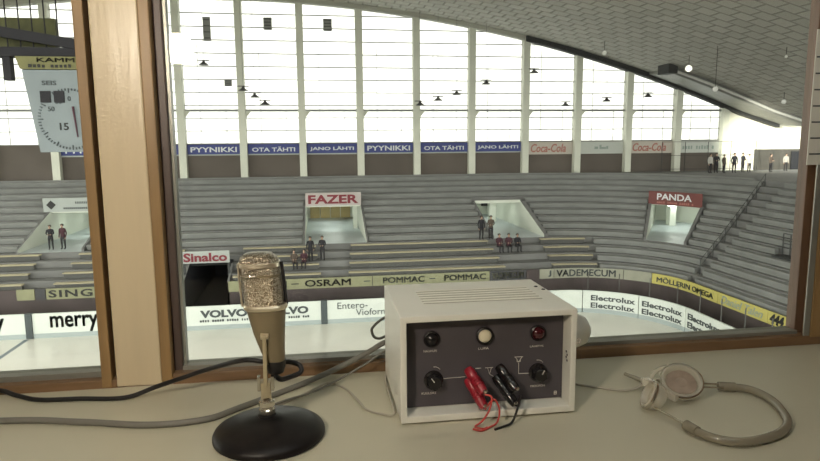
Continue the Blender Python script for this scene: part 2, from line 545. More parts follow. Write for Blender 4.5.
# ------------------------------------------------------------------ glazed gable: columns, bays, wall below
YW = 59.5
cols = [-11.97+5.39*k for k in range(-4, 10)] + [41.75]
cm = {}
for i, x in enumerate(cols):
    zt = roof_z(x)
    bm = bmesh.new()
    box(bm, x-.32, x+.32, YW-.55, YW+.25, 8.1, zt)
    # knee bracket where the transom meets the column
    for sgn in (1,):
        v = [bm.verts.new(q) for q in ((x+sgn*.32, YW-.3, 13.6), (x+sgn*.85, YW-.3, 14.25), (x+sgn*.32, YW-.3, 14.25),
                                      (x+sgn*.32, YW-.1, 13.6), (x+sgn*.85, YW-.1, 14.25), (x+sgn*.32, YW-.1, 14.25))]
        for f in ((0, 1, 2), (5, 4, 3), (0, 3, 4, 1), (1, 4, 5, 2), (2, 5, 3, 0)):
            bm.faces.new([v[k] for k in f])
    o = struct('column', bm, M['column'])
for i in range(len(cols)-1):
    x0, x1 = cols[i]+.32, cols[i+1]-.32
    w = bpy.data.objects.new('window_%d' % (i+3), None); C.objects.link(w)
    w.location = ((x0+x1)/2, YW, 11.3); w['kind'] = 'structure'
    bpy.context.view_layer.update()
    bm = bmesh.new()
    zmin = min(roof_z(x0), roof_z(x1)); 
    k = 0
    while 11.28+1.155*k < roof_z(x0)-.1:
        z = 11.28+1.155*k; k += 1
        xe = x1
        if z > roof_z(x1):
            xe = x1
            while xe > x0 and roof_z(xe) < z: xe -= .1
        if xe-x0 > .3: box(bm, x0, xe, YW-.05, YW+.03, z-.04, z+.04)
    box(bm, x0, x1, YW-.12, YW+.08, 14.18, 14.38)
    for fx in (.28, .76):
        x = x0+(x1-x0)*fx
        box(bm, x-.018, x+.018, YW-.03, YW+.03, 11.3, min(roof_z(x), 14.2 + (6 if fx < .5 else 0)))
    f = struct('window_frame', bm, M['mullion'], w)
    bm = bmesh.new()
    v = [bm.verts.new((x, y, z)) for y in (YW+.04, YW+.06) for x, z in ((x0, 11.28), (x1, 11.28), (x1, roof_z(x1)), (x0, roof_z(x0)))]
    for q in ((0, 1, 2, 3), (7, 6, 5, 4), (0, 4, 5, 1), (1, 5, 6, 2), (2, 6, 7, 3), (3, 7, 4, 0)): bm.faces.new([v[t] for t in q])
    struct('glass_pane', bm, M['pane'], w)
# wall under the windows, cream end wall right of the glazing, recess
struct('wall_far', bx(-46, 41.9, YW+.05, YW+.4, 8.0, 11.28), M['brown_wall'])
bm = bmesh.new()
v = []
n = 12
top = [(42.05+(57-42.05)*i/n) for i in range(n+1)]
for y in (YW+.05, YW+.4):
    v.append([bm.verts.new((x, y, 8.0)) for x in top]+[bm.verts.new((x, y, roof_z(x)+.2)) for x in top])
for i in range(n):
    for side in v: bm.faces.new((side[i], side[i+1], side[n+2+i], side[n+1+i]))
    bm.faces.new((v[0][n+1+i], v[0][n+2+i], v[1][n+2+i], v[1][n+1+i]))
struct('wall_gable', bm, M['cream_wall'])
struct('trim_3', bx(41.95, 42.2, YW-.1, YW+.05, 8.0, 14.3), M['mullion'])
struct('trim_4', bx(45.2, 57, YW-.35, YW+.04, 8.0, 10.25), M['dark_wall'])
struct('door_1', bx(49.6, 51.6, YW-.45, YW-.36, 8.0, 10.0), M['passage_dark'])
struct('trim_5', bx(44.95, 45.25, YW-.4, YW+.04, 8.0, 10.3), M['cream_wall'])

# banners under the windows, one in each bay
bays = [(cols[i]+.36, cols[i+1]-.36) for i in range(len(cols)-1)]
BTXT = {3: ('OTA TÄHTI', 'leftmost full blue banner seen through the small window'), }
ban = ['JANO LÄHTI', 'PYYNIKKI', 'OTA TÄHTI', 'JANO LÄHTI', 'PYYNIKKI', 'OTA TÄHTI', 'JANO LÄHTI', 'PYYNIKKI', 'OTA TÄHTI', 'JANO LÄHTI']
blab = {2: 'blue window-sill banner behind the scoreboard in the small left window',
        3: 'blue window-sill banner mostly hidden behind the cream pillar',
        4: 'blue banner with long white word below the leftmost bay of the big window',
        5: 'blue banner with two short white words, second from the left in the big window',
        6: 'blue banner with white words directly above the pale pink sign',
        7: 'blue banner with long white word right of centre, fourth in the big window',
        8: 'blue banner with two white words above the sign-less stand opening',
        9: 'last blue banner on the right, next to the cream banner with red script'}
cam_order = {2: 'PYYNIKKI', 3: 'JANO LÄHTI', 4: 'PYYNIKKI', 5: 'OTA TÄHTI', 6: 'JANO LÄHTI', 7: 'PYYNIKKI', 8: 'OTA TÄHTI', 9: 'JANO LÄHTI'}
for i, (x0, x1) in enumerate(bays):
    if i < 2 or i > 13: continue
    if i <= 9:
        t = thing('banner', blab[i], 'banner', ((x0+x1)/2, YW-.08, 10.3), 'blue banners under the far windows')
        build('banner_board', bx(x0, x1, YW-.12, YW-.04, 10.32, 11.2), M['blue'], t)
        put_text(cam_order[i], t, M['letter_white'], (x0+x1)/2, YW-.125, 10.74, .46, (x1-x0)*(.88 if i % 3 != 2 else .84), bold=.02, depth=.03)
        build('banner_edge', bx(x0, x1, YW-.14, YW-.04, 10.2, 10.32), M['sign_grey'], t)
    else:
        info = {10: ('cream banner with red script lettering beside the last blue banner', 'Coca-Cola', M['letter_red'], M['banner_pink']),
                11: ('white banner with a small dark emblem between two red-lettered banners', None, M['letter_green'], M['banner_white']),
                12: ('cream banner with faded red lettering above the dark red stand sign', 'Coca-Cola', M['letter_red'], M['banner_pink']),
                13: ('white banner with faint green lettering at the right end of the windows', '-', M['letter_green'], M['banner_white'])}[i]
        t = thing('banner', info[0], 'banner', ((x0+x1)/2, YW-.08, 10.0), 'pale banners under the far windows')
        build('banner_board', bx(x0, x1, YW-.12, YW-.04, 9.98, 11.2), info[3], t)
        if info[1] == 'Coca-Cola':
            put_text('Coca-Cola', t, info[2], (x0+x1)/2-.2, YW-.125, 10.6, .82, (x1-x0)*.78, bold=.015, shear=.25, depth=.03)
        elif info[1]:
            put_marks(t, info[2], (x0+x1)/2-.1, YW-.125, 10.55, .4, (x1-x0)*.8, 12)
        else:
            bm = bmesh.new()
            for dx, w_, h_ in ((-.55, .35, .25), (-.1, .2, .42), (.25, .45, .2), (.62, .2, .3)):
                box(bm, (x0+x1)/2+dx-w_/2, (x0+x1)/2+dx+w_/2, YW-.15, YW-.12, 10.45, 10.45+h_)
            build('emblem', bm, info[2], t)

# ------------------------------------------------------------------ the stand
bm = bmesh.new()
ss = [-34+.8*i for i in range(int((17.6+34)/.8)+1)] + [17.7+.25*i for i in range(41)] + [28.4+.8*i for i in range(30)]
for s0, s1, a, b in VOM.values(): ss += [s0, s1]
ss = sorted(set(round(s, 3) for s in ss))
ss = [s for i, s in enumerate(ss) if i == 0 or s-ss[i-1] > .02]
def quad(bm, *ps):
    bm.faces.new([bm.verts.new(p) for p in ps])
for a, b in zip(ss[:-1], ss[1:]):
    mid = (a+b)/2
    for j in range(NR):
        if not blocked(mid, j):
            quad(bm, S(a, j/NR, rowz(j)), S(b, j/NR, rowz(j)), S(b, (j+1)/NR, rowz(j)), S(a, (j+1)/NR, rowz(j)))
        if not blocked(mid, j) and (j+1 <= NR):
            quad(bm, S(a, (j+1)/NR, rowz(j)), S(b, (j+1)/NR, rowz(j)), S(b, (j+1)/NR, rowz(j+1)), S(a, (j+1)/NR, rowz(j+1)))
    # walkway behind the top row out to the gable wall
    P, T = PT(a); P2, T2 = PT(b)
    far = lambda T, s: Vector((T.x, 59.9, 8.1)) if s <= 17.7 else Vector((57, 59.9 if s < 22 else max(T.y, 8), 8.1))
    if b <= 17.71:
        quad(bm, (T.x, T.y, 8.1), (T2.x, T2.y, 8.1), (T2.x, 59.9, 8.1), (T.x, 59.9, 8.1))
for j in range(0, 41):
    pass
# corner and right-hand walkway slab
crn = [(17.7, 58.5)] + [tuple(PT(17.7+.25*i)[1]) for i in range(1, 41)] + [(34.5, 17)]
outer = [(17.7, 59.9), (57, 59.9), (57, 17)]
vv = [bm.verts.new((x, y, 8.1)) for x, y in crn]
wv = [bm.verts.new((x, y, 8.1)) for x, y in outer]
for i in range(len(vv)-1):
    q = wv[0] if False else None
for i in range(len(crn)-1):
    a_, b_ = crn[i], crn[i+1]
    quad(bm, (a_[0], a_[1], 8.1), (b_[0], b_[1], 8.1), (57, b_[1], 8.1), (57, a_[1], 8.1))
quad(bm, (17.7, 58.5, 8.1), (57, 58.5, 8.1), (57, 59.9, 8.1), (17.7, 59.9, 8.1))
struct('stand_terrace', bm, M['concrete'])
struct('walkway_edge', strip(lambda s: (tuple(PT(s)[1]), (0, -1)), -34, 26.5, 8.1, 8.2, .25, n=140), M['bench_grey'])

# wall under the parapet; broken by the low passage
for a, b in ((-34, -8.9), (-6.1, 40)):
    struct('stand_front_wall', strip(para_path, a, b, 0, 2.15, .12), M['maroon_wall'])

# passages: floor, cheeks, back wall, ceiling, added lamps standing in for lobby daylight
for key, (s0, s1, ja, jb) in VOM.items():
    va, vb, ve = ja/NR, jb/NR, (1.27 if key != 'E' else .75)
    if key == 'D': ve = 1.12
    zf = rowz(ja) if key != 'E' else 0.0; zl = rowz(jb) if key != 'E' else rowz(2)+.15
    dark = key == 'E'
    n = 6 if s0 > 17.7 else 1
    bm = bmesh.new()
    for i in range(n):
        a = s0+(s1-s0)*i/n; b = s0+(s1-s0)*(i+1)/n
        quad(bm, S(a, va, zf), S(b, va, zf), S(b, ve, zf), S(a, ve, zf))
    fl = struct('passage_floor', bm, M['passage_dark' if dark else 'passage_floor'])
    bm = bmesh.new()
    for i in range(n):
        a = s0+(s1-s0)*i/n; b = s0+(s1-s0)*(i+1)/n
        quad(bm, S(a, vb, zl), S(b, vb, zl), S(b, ve, zl), S(a, ve, zl))
        quad(bm, S(a, ve, zf), S(b, ve, zf), S(b, ve, zl), S(a, ve, zl))
        quad(bm, S(a, vb, zl), S(b, vb, zl), S(b, vb, zl+.25), S(a, vb, zl+.25))
    bmc = bmesh.new()
    for s in (s0, s1):
        out = -.14 if s == s0 else .14                    # a straight raking cheek with a flat top
        ins = [S(s, va, zf), S(s, va, rowz(ja)+(.2 if not dark else .1)), S(s, vb, rowz(jb)+(.16 if not dark else .1)), S(s, vb, zl), S(s, ve, zl), S(s, ve, zf)]
        quad(bm, *ins)
        o3 = [S(s+out, va, rowz(ja)-.05), S(s+out, va, rowz(ja)+(.2 if not dark else .1)), S(s+out, vb, rowz(jb)+(.16 if not dark else .1)), S(s+out, vb, rowz(jb)-.3)]
        quad(bmc, ins[1], ins[2], o3[2], o3[1]); quad(bmc, *o3); quad(bmc, ins[0], ins[1], o3[1], S(s+out, va, zf))
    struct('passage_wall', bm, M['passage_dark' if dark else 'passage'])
    struct('passage_coping', bmc, M['concrete'])
    if not dark:
        c = S((s0+s1)/2, (vb+ve)/2+.05, zl-.12)
        c2 = S((s0+s1)/2, vb+.12, zl-.12)
        for q, tx in ((c, 'deep inside'), (c2, 'near the mouth of')):
            wh = {'A': 'the left stand passage', 'B': 'the passage under the pale pink sign', 'Cc': 'the sign-less stand passage', 'D': 'the passage under the dark red sign'}[key]
            lt = thing('added_fill_lamp', 'added white fill lamp %s %s' % (tx, wh), 'lamp', q)
            build('housing', bx(q.x-.9, q.x+.9, q.y-.35, q.y+.35, q.z+.03, q.z+.12), M['banner_white'], lt)
            build('diffuser', bx(q.x-.85, q.x+.85, q.y-.3, q.y+.3, q.z-.02, q.z+.03), M['passage_fill_emit'], lt)
# yellow doors and dark piers at the back of passages B and C
def s_box(x0, x1, y0, y1, z0, z1): return bx(x0, x1, y0, y1, z0, z1)
yb = 41.6+16.9*1.27-.08
for k in range(4):
    t = tag(build('door_panel', s_box(-.75+k*1.02, .2+k*1.02, yb-.06, yb, rowz(4), rowz(4)+1.95), M['door_yellow'], bevel=.02),
            ['leftmost', 'second', 'third', 'rightmost'][k] + ' yellow door panel at the back of the passage under the pale pink sign', 'door', 'yellow doors in the passage')
t = tag(build('door_panel', s_box(13.7, 15.1, yb-.06, yb, rowz(4), rowz(4)+1.95), M['door_yellow'], bevel=.02),
        'single yellow door panel at the back of the sign-less stand passage', 'door')
struct('passage_pier', bx(16.1, 16.75, 56.6, 57.2, rowz(4), rowz(9)), M['passage'])
struct('passage_pier', bx(3.1, 3.45, 54.5, 55.0, rowz(4), rowz(9)), M['passage'])
pd = S(23.75, .93); struct('passage_pier', bx(pd.x-.3, pd.x+.3, pd.y-.3, pd.y+.3, rowz(4), rowz(9)), M['passage'])
t = thing('notice_frame', 'small dark framed notice on the back wall of the sign-less passage', 'notice', (17.35, yb-.04, rowz(4)+1.2))
build('frame', bx(17.0, 17.68, yb-.06, yb, rowz(4)+.85, rowz(4)+1.75), M['dark_banner'], t)
build('sheet', bx(17.08, 17.6, yb-.075, yb-.06, rowz(4)+1.25, rowz(4)+1.4), M['passage'], t)

# ------------------------------------------------------------------ benches
def bench_bm(j, s_a, s_b, wide=.46):
    """solid bench step along one row"""
    bm = bmesh.new()
    n = max(1, int((s_b-s_a)/.5)); v0 = (j+.40)/NR; v1 = v0+wide/13.5
    prev = None
    for i in range(n+1):
        s = s_a+(s_b-s_a)*i/n
        ring = [bm.verts.new(p) for p in (S(s, v0, rowz(j)+.01), S(s, v0-.006, rowz(j)+.30), S(s, v0-.006, rowz(j)+.38), S(s, v1, rowz(j)+.38), S(s, v1, rowz(j)+.01))]
        if prev:
            for k in range(5): bm.faces.new((prev[k], prev[(k+1) % 5], ring[(k+1) % 5], ring[k]))
        else: bm.faces.new(ring)
        prev = ring
    bm.faces.new(prev)
    return bm
ordw = ['lowest', 'second lowest', 'third lowest', 'fourth lowest', 'fifth', 'sixth', 'seventh', 'eighth', 'ninth', 'tenth', 'eleventh', 'third from top', 'second from top', 'topmost']
AISLE_S = 27.15
gaps = [(-34, -21.1, 'left of the far left passage'), (-16.5, -1.2, 'between the far left passage and the pale pink sign'), (3.8, 13.4, 'between the pale pink sign and the sign-less passage'),
        (17.9, 22.9, 'between the sign-less passage and the dark red sign'), (25.4, AISLE_S-.35, 'right of the dark red sign'), (AISLE_S+.3, 50, 'right of the long aisle railing')]
for j in range(4, NR):
    segs = gaps if j < 10 else [(-34, AISLE_S-.35, 'across the whole far stand'), gaps[-1]]
    for a, b, d in segs:
        if j == 5 and b == 50:
            segs2 = [(a, 31.1, d)]
            b = 31.1
        w = ordw[j] + (' row' if j > 10 else ' row up')
        tag(build('bench', bench_bm(j, a, b), M['bench_grey']), 'grey bench %s, %s' % (d, w), 'bench', 'grey benches of the stand')
for j in range(0, 4):
    for a, b, d in ((20.2, AISLE_S-.35, 'left of the aisle railing'), (AISLE_S+.3, 50, 'right of the aisle railing')):
        tag(build('bench', bench_bm(j, a, b), M['bench_grey']),
            'grey bench above the yellow banner, %s, %s row' % (d, ordw[j]), 'bench', 'grey corner benches')
blocks = [(-32, -18.9, 'far left of the small window'), (-17.0, -9.2, 'beside the cream pillar'), (-5.8, .1, 'between microphone and aisle under the pale pink sign'),
          (2.0, 13.2, 'above the grey device'), (16.8, 20.0, 'right of the sign-less passage')]
def slab_bm(j, s_a, s_b, va, vb_, z0, z1):
    bm = bmesh.new(); prev = None; n = max(1, int((s_b-s_a)/.8))
    for i in range(n+1):
        s = s_a+(s_b-s_a)*i/n
        ring = [bm.verts.new(p) for p in (S(s, va, z0), S(s, va, z1), S(s, vb_, z1), S(s, vb_, z0))]
        if prev:
            for k in range(4): bm.faces.new((prev[k], prev[(k+1) % 4], ring[(k+1) % 4], ring[k]))
        else: bm.faces.new(ring)
        prev = ring
    bm.faces.new(prev)
    return bm
for j in range(0, 4):
    for a, b, d in blocks:
        a_, b_ = a+.12*j, b-.1*j
        p = S((a_+b_)/2, (j+.5)/NR, rowz(j))
        t = thing('bench', 'yellowish wooden bench %s, %s row' % (d, ordw[j]), 'bench', p, 'wooden benches of the stand')
        build('plank', slab_bm(j, a_, b_, (j+.36)/NR, (j+.36)/NR+.026, rowz(j)+.33, rowz(j)+.40), M['bench_wood'], t)
        build('riser', slab_bm(j, a_+.05, b_-.05, (j+.36)/NR+.008, (j+.36)/NR+.024, rowz(j)+.01, rowz(j)+.33), M['bench_riser'], t)

# ------------------------------------------------------------------ signs over the passages
def sign(name, label, x0, x1, y, z0, z1, m, words=None, lm=None, wf=.88, h=.6, **k):
    t = thing(name, label, 'sign', ((x0+x1)/2, y, z0))
    build('sign_board', bx(x0, x1, y-.1, y, z0, z1), m, t, bevel=.02)
    if words: put_text(words, t, lm, (x0+x1)/2, y-.1, (z0+z1)/2, h, (x1-x0)*wf, depth=.04, **k)
    return t
ys = 41.6+16.9*9/NR
zs = rowz(9)
sign('stand_sign', 'pale pink sign with bold dark red capitals above the middle passage', -1.0, 3.65, ys-.02, zs+.1, zs+1.2, M['sign_pink'], 'FAZER', M['letter_maroon'], .9, .74, bold=.035)
t = sign('stand_sign', 'pale grey sign with a dark diamond above the left passage', -21.4, -16.6, ys-.02, zs+.1, zs+1.2, M['sign_grey'])
bm = bmesh.new()
for cx, r in ((-20.8, .36),):
    v = [bm.verts.new((cx+dx, ys-.14, zs+.66+dz)) for dx, dz in ((-r, 0), (0, -r), (r, 0), (0, r))]
    v2 = [bm.verts.new((cx+dx, ys-.11, zs+.66+dz)) for dx, dz in ((-r, 0), (0, -r), (r, 0), (0, r))]
    bm.faces.new(v); bm.faces.new(v2)
    for k in range(4): bm.faces.new((v[k], v[(k+1) % 4], v2[(k+1) % 4], v2[k]))
build('emblem', bm, M['letter_black'], t)
bm = bmesh.new()
for k in range(13):
    box(bm, -19.0+k*.13, -18.93+k*.13, ys-.135, ys-.12, zs+.72, zs+.9)
for k in range(20):
    box(bm, -19.9+k*.15, -19.8+k*.15, ys-.135, ys-.12, zs+.3, zs+.45)
build('lettering', bm, M['letter'], t)
# the corner sign follows the stand
vb_ = 9/NR
dpath = lambda l: (tuple((S(23.0+l/2.2, vb_-.004)).xy), (lambda P, T: tuple((P-T).normalized()))(*PT(23.0+l/2.2)))
t = thing('stand_sign', 'dark red sign with white capitals above the right corner passage', 'sign', S(24, vb_, zs))
build('sign_board', strip(dpath, -.1, 5.0, zs+.05, zs+1.15, .1, n=16, off=.1), M['sign_red'], t)
put_text('PANDA', t, M['letter_white'], 2.35, .1, zs+.72, .52, 3.3, path=dpath, bold=.02, depth=.04)
put_marks(t, M['letter_red'], 2.45, .1, zs+.25, .18, 3.5, 18, path=dpath)
sign('stand_sign', 'white sign with dark red serif-like name low beside the pillar', -9.15, -6.0, 42.75, 3.28, 4.1, M['sign_grey'], 'Sinalco', M['letter_maroon'], .9, .6, bold=.03)
# posts carrying that sign belong to the low passage
for x in (-9.0, -6.1):
    struct('sign_post', bx(x-.06, x+.06, 42.76, 42.88, 2.3, 3.4), M['rail'])

# ------------------------------------------------------------------ parapet banners
def pbanner(label, l0, l1, m, words=(), z0=1.5, z1=2.2):
    p, _ = para_path((l0+l1)/2)
    t = thing('parapet_banner', label, 'banner', (p[0], p[1], z0), 'banners along the stand parapet')
    build('banner_board', strip(para_path, l0, l1, z0, z1, .06, off=.1), m, t)
    for w, cx, wd, h, lm, k in words:
        put_text(w, t, lm, cx, .1, (z0+z1)/2+.01, h, wd, path=para_path, depth=.03, **k)
    return t
LB = M['letter_black']; LC = M['letter']
t = pbanner('olive parapet banner with a dark cut-out figure at the far left', -19.0, -17.95, M['olive'])
t = pbanner('small dark square parapet panel left of the spaced capitals', -17.9, -17.3, M['dark_banner'])
t = pbanner('olive parapet banner with widely spaced black capitals cut off by the pillar', -17.25, -9.1, M['olive'],
        [('SINGER', -15.05, 4.1, .48, LB, dict(bold=.02, spacing=1.15)), ('SINGER', -10.9, 3.2, .48, LB, dict(bold=.02))])
t = pbanner('olive parapet banner with bold black capitals right of the microphone', -6.0, 3.55, M['olive'],
        [('OSRAM', -3.7, 3.0, .46, LB, dict(fat=.016)), ('–', -1.65, .5, .06, LB, {}), ('OSRAM', .55, 3.1, .46, LB, dict(fat=.016)), ('–', 3.2, .45, .06, LC, {})])
t = pbanner('olive parapet banner with two repeated words behind the grey device top', 3.6, 11.85, M['olive'],
        [('POMMAC', 5.75, 2.9, .42, LC, dict(fat=.016)), ('–', 7.75, .4, .06, LC, {}), ('POMMAC', 10.1, 3.0, .42, LC, dict(fat=.016))])
t = pbanner('dark parapet banner with pale capitals right of the device top', 11.9, 14.55, M['dark_banner'],
        [('VADEMECUM', 13.2, 2.3, .46, M['olive'], dict(fat=.014))])
t = pbanner('plain dark parapet panel between the dark banner and the pale banner', 14.6, 15.5, M['maroon_wall'])
t = pbanner('small pale parapet panel with a dark upright mark', 15.55, 16.6, M['pale'], [('J', 16.3, .22, .46, LC, dict(bold=.04))])
t = pbanner('pale parapet banner with dark capitals where the stand begins to curve', 16.65, 21.6, M['pale'],
        [('VADEMECUM', 18.95, 4.3, .5, LC, dict(fat=.016))])
t = pbanner('plain pale parapet panel in the curve left of the yellow banner', 21.65, 23.6, M['pale'])
t = pbanner('yellow parapet banner with dark capitals in the curve of the stand', 23.65, 29.6, M['yellow'],
        [('MÖLLERIN OMEGA', 26.6, 5.2, .42, LC, dict(fat=.016))])
t = pbanner('yellow parapet banner with slanted grey script right of the dark capitals', 29.65, 33.8, M['yellow'],
        [('Daniel Talen', 31.7, 3.5, .46, M['letter_green'], dict(shear=.35))])
t = pbanner('yellow parapet panel with three black numerals at the right window frame', 33.85, 38.5, M['yellow'],
        [('444', 34.5, 1.0, .55, LB, dict(bold=.05, shear=.15))])

# ------------------------------------------------------------------ rink boards
def rboard(label, l0, l1, words=(), z0=.0, z1=1.48):
    p, _ = board_path((l0+l1)/2)
    t = thing('rink_board', label, 'board', (p[0], p[1], 0), 'advertising boards round the ice')
    build('board_panel', strip(board_path, l0, l1, .28, z1, .12), M['boards'], t)
    build('kick_plate', strip(board_path, l0, l1, z0, .28, .1, off=.015), M['kick'], t)
    for w, cx, cz, wd, h, lm, k in words:
        put_text(w, t, lm, cx, .005, cz, h, wd, path=board_path, depth=.02, **k)
    return t
rboard('white rink board ending in dark letters at the far left edge', -26, -17.1, [('merry', -19.6, .8, 2.75, 1.02, LC, dict(fat=.018))])
rboard('white rink board with tall dark lower-case word left of the pillar', -16.7, -11.0, [('merry', -14.42, .8, 2.65, 1.02, LC, dict(fat=.018))])
t = rboard('white rink board with wide dark capitals twice behind the microphone', -10.9, .02,
       [('VOLVO', -5.85, .98, 2.8, .48, LC, dict(bold=.05)), ('VOLVO', -2.15, .98, 2.8, .48, LC, dict(bold=.05))])
for cx in (-5.85, -2.15): put_marks(t, LC, cx, .005, .56, .15, 2.9, 20, path=board_path)
rboard('white rink board with thin two-line lettering left of the grey device', .42, 8.6,
       [('Entero-', 2.0, 1.12, 1.9, .42, LC, {}), ('Vioform', 3.2, .66, 2.0, .42, LC, {})])
rboard('plain white rink board hidden behind the grey device', 8.65, 17.15)
EL = lambda c, w: [('Electrolux', c, 1.02, w, .36, LC, dict(bold=.03)), ('Electrolux', c, .52, w, .36, LC, dict(bold=.03))]
rboard('white rink board with a doubled dark word at the start of the corner', 17.2, 20.7, EL(19.1, 2.8))
rboard('white rink board with a doubled dark word in the middle of the corner', 20.75, 24.1, EL(22.4, 2.9))
rboard('white rink board with a doubled dark word at the end of the corner', 24.15, 33, EL(25.8, 2.9))
for x, lab in ((-16.9, 'dark post between the two rink boards left of the pillar'), (.22, 'dark post in the rink boards between microphone and device')):
    tag(build('board_post', bx(x-.19, x+.19, 37.97, 38.3, 0, 1.5), M['post'], bevel=.02), lab, 'post')
# plexiglass posts and sheets round the corner
for k in range(9):
    l = 17.5+k*1.9; p, nr = board_path(l)
    x, y = p[0]-nr[0]*.2, p[1]-nr[1]*.2
    tag(build('glass_post', bx(x-.02, x+.02, y-.02, y+.02, 1.4, 2.7), M['bench_riser']),
        'thin grey post on the corner rink boards, %s from the device' % ['first', 'second', 'third', 'fourth', 'fifth', 'sixth', 'seventh', 'eighth', 'ninth'][k], 'post', 'glass posts on the corner boards')

# ------------------------------------------------------------------ railings in the right corner
def rail_along(label, pts, h, nrail=2, post_r=.035, group=None):
    t = thing('handrail', label, 'railing', pts[0])
    for i, p in enumerate(pts):
        bm = bmesh.new(); bar(bm, p, Vector(p)+Vector((0, 0, h)), post_r*2, seg=8)
        build('post', bm, M['rail'], t, smooth=40)
    for k in range(nrail):
        bm = bmesh.new(); zz = h*(1-k*.45)
        tube(bm, [Vector(p)+Vector((0, 0, zz)) for p in pts], post_r*.8, 6, 1)
        build('rail', bm, M['rail'], t, smooth=40)
    return t
rail_along('long dark aisle railing descending the right corner of the stand', [S(27.15-.02*j, (j+.5)/NR, rowz(j)) for j in (13, 11, 9, 7, 5, 3, 1)], 1.0, 2, .026)
rail_along('short dark railing with close posts beside the right window frame', [S(s, .42, rowz(5)) for s in (31.4, 32.0, 32.6, 33.2, 33.8, 34.4)], 1.35)
bm = bmesh.new()
p = S(31.3, .37, 0); q = S(35.5, .37, 0)
box(bm, p.x-.3, p.x+.9, q.y, p.y, rowz(4)+.3, rowz(4)+.5)
struct('railing_ledge', bm, M['rail'])
rail_along('pale walkway railing in front of the cream end wall', [(x, 57.6, 8.1) for x in (34, 36.5, 39, 41.5, 44.3)] , 3.0, 3, .03)
rail_along('sloping stair railing at the right end of the walkway', [(44.5, 57.6, 8.1), (46.2, 57.4, 8.1)], 2.0, 2, .03)

# ------------------------------------------------------------------ people in the stand
def skin_mesh(name, J, E, root, zt, jacket, sub=1):
    """one continuous body grown round a skeleton"""
    me = bpy.data.meshes.new(name)
    names = list(J)
    me.from_pydata([J[n][0] for n in names], [(names.index(a), names.index(b)) for a, b in E], [])
    o = bpy.data.objects.new(name, me); C.objects.link(o)
    md = o.modifiers.new('skin', 'SKIN')
    for i, n in enumerate(names):
        r = J[n][1]
        me.skin_vertices[0].data[i].radius = r if isinstance(r, tuple) else (r, r)
        me.skin_vertices[0].data[i].use_root = (n == root)
    sb = o.modifiers.new('sub', 'SUBSURF'); sb.levels = sub; sb.render_levels = sub
    dg = bpy.context.evaluated_depsgraph_get()
    out = bpy.data.meshes.new_from_object(o.evaluated_get(dg))
    bpy.data.objects.remove(o)
    out.materials.clear()
    return out
def figure(pose):
    sit = pose == 'sit'
    hip = .48 if sit else .92
    J = {'pelvis': ((0, 0, hip), (.15, .11)), 'waist': ((0, .0, hip+.2), (.14, .1)), 'chest': ((0, -.01, hip+.42), (.17, .12)),
         'neck': ((0, -.01, hip+.58), (.055, .055)), 'chin': ((0, -.03, hip+.66), (.07, .08)), 'head': ((0, -.02, hip+.76), (.085, .1)), 'crown': ((0, -.01, hip+.84), (.06, .075))}
    E = [('pelvis', 'waist'), ('waist', 'chest'), ('chest', 'neck'), ('neck', 'chin'), ('chin', 'head'), ('head', 'crown')]
    for s, n in ((-1, 'l'), (1, 'r')):
        J[n+'sh'] = ((s*.19, 0, hip+.5), (.065, .065))
        if sit or pose == 'fold':
            J[n+'el'] = ((s*.24, -.06, hip+.24), .05); J[n+'wr'] = ((s*.1, -.26, hip+.2), .036); J[n+'ha'] = ((s*.04, -.32, hip+.19), (.045, .025))
        else:
            J[n+'el'] = ((s*.25, .03, hip+.22), .05); J[n+'wr'] = ((s*.24, -.05, hip-.04), .036); J[n+'ha'] = ((s*.235, -.07, hip-.14), (.028, .045))
        E += [('chest', n+'sh'), (n+'sh', n+'el'), (n+'el', n+'wr'), (n+'wr', n+'ha')]
        J[n+'hp'] = ((s*.1, -.01, hip-.07), (.1, .1))
        if sit:
            J[n+'kn'] = ((s*.12, -.46, hip+.02), .07); J[n+'an'] = ((s*.12, -.44, .09), .05); J[n+'to'] = ((s*.13, -.62, .05), (.045, .035))
        else:
            J[n+'kn'] = ((s*.11, -.02, .49), .068); J[n+'an'] = ((s*.11, .02, .09), .05); J[n+'to'] = ((s*.125, -.15, .045), (.045, .035))
        E += [('pelvis', n+'hp'), (n+'hp', n+'kn'), (n+'kn', n+'an'), (n+'an', n+'to')]
    me = skin_mesh('body', J, E, 'pelvis', hip, None)
    for p in me.polygons:
        c = p.center; p.use_smooth = True
        hand = min((c-Vector(J['lha'][0])).length, (c-Vector(J['rha'][0])).length) < .085
        p.material_index = 2 if (hand or c.z > hip+.585) else (0 if c.z < hip+.02 and not (abs(c.x) > .19 and not sit) else 1)
    # hair cap and nose
    bm = bmesh.new()
    lathe(bm, [(.098, .0), (.103, .04), (.095, .09), (.06, .13), (0, .145)], (0, .012, hip+.735), seg=14, sy=1.1)
    hm = bpy.data.meshes.new('hair'); bm.to_mesh(hm); bm.free()
    for p in hm.polygons: p.use_smooth = True
    hm.materials.append(M['hair'])
    return me, hm
FIG = {p: figure(p) for p in ('stand', 'fold', 'sit')}
def person(label, pose, loc, rz, jacket, sc=1.0, group=None):
    me, hm = FIG[pose]
    me = me.copy(); me.materials.append(M['trousers']); me.materials.append(M[jacket]); me.materials.append(M['skin'])
    o = link('person', me); o.location = loc; o.rotation_euler = (0, 0, rz); o.scale = (sc, sc, sc)
    bpy.context.view_layer.update()
    h = link('hair', hm); h.parent = o
    tag(o, label, 'person', group)
    return o
zf = rowz(4)
person('person in dark clothes standing left in the left stand passage', 'fold', (-19.15, 47.6, zf), .15, 'jacket_dark', 1.02)
person('person in dark coat standing right of another in the left stand passage', 'stand', (-18.35, 47.7, zf), -.2, 'jacket_maroon', 1.05)
person('person in dark jacket standing on the aisle below the pale pink sign, on the left', 'stand', (-.6, 44.2, rowz(2)), .1, 'jacket_dark', 1.0)
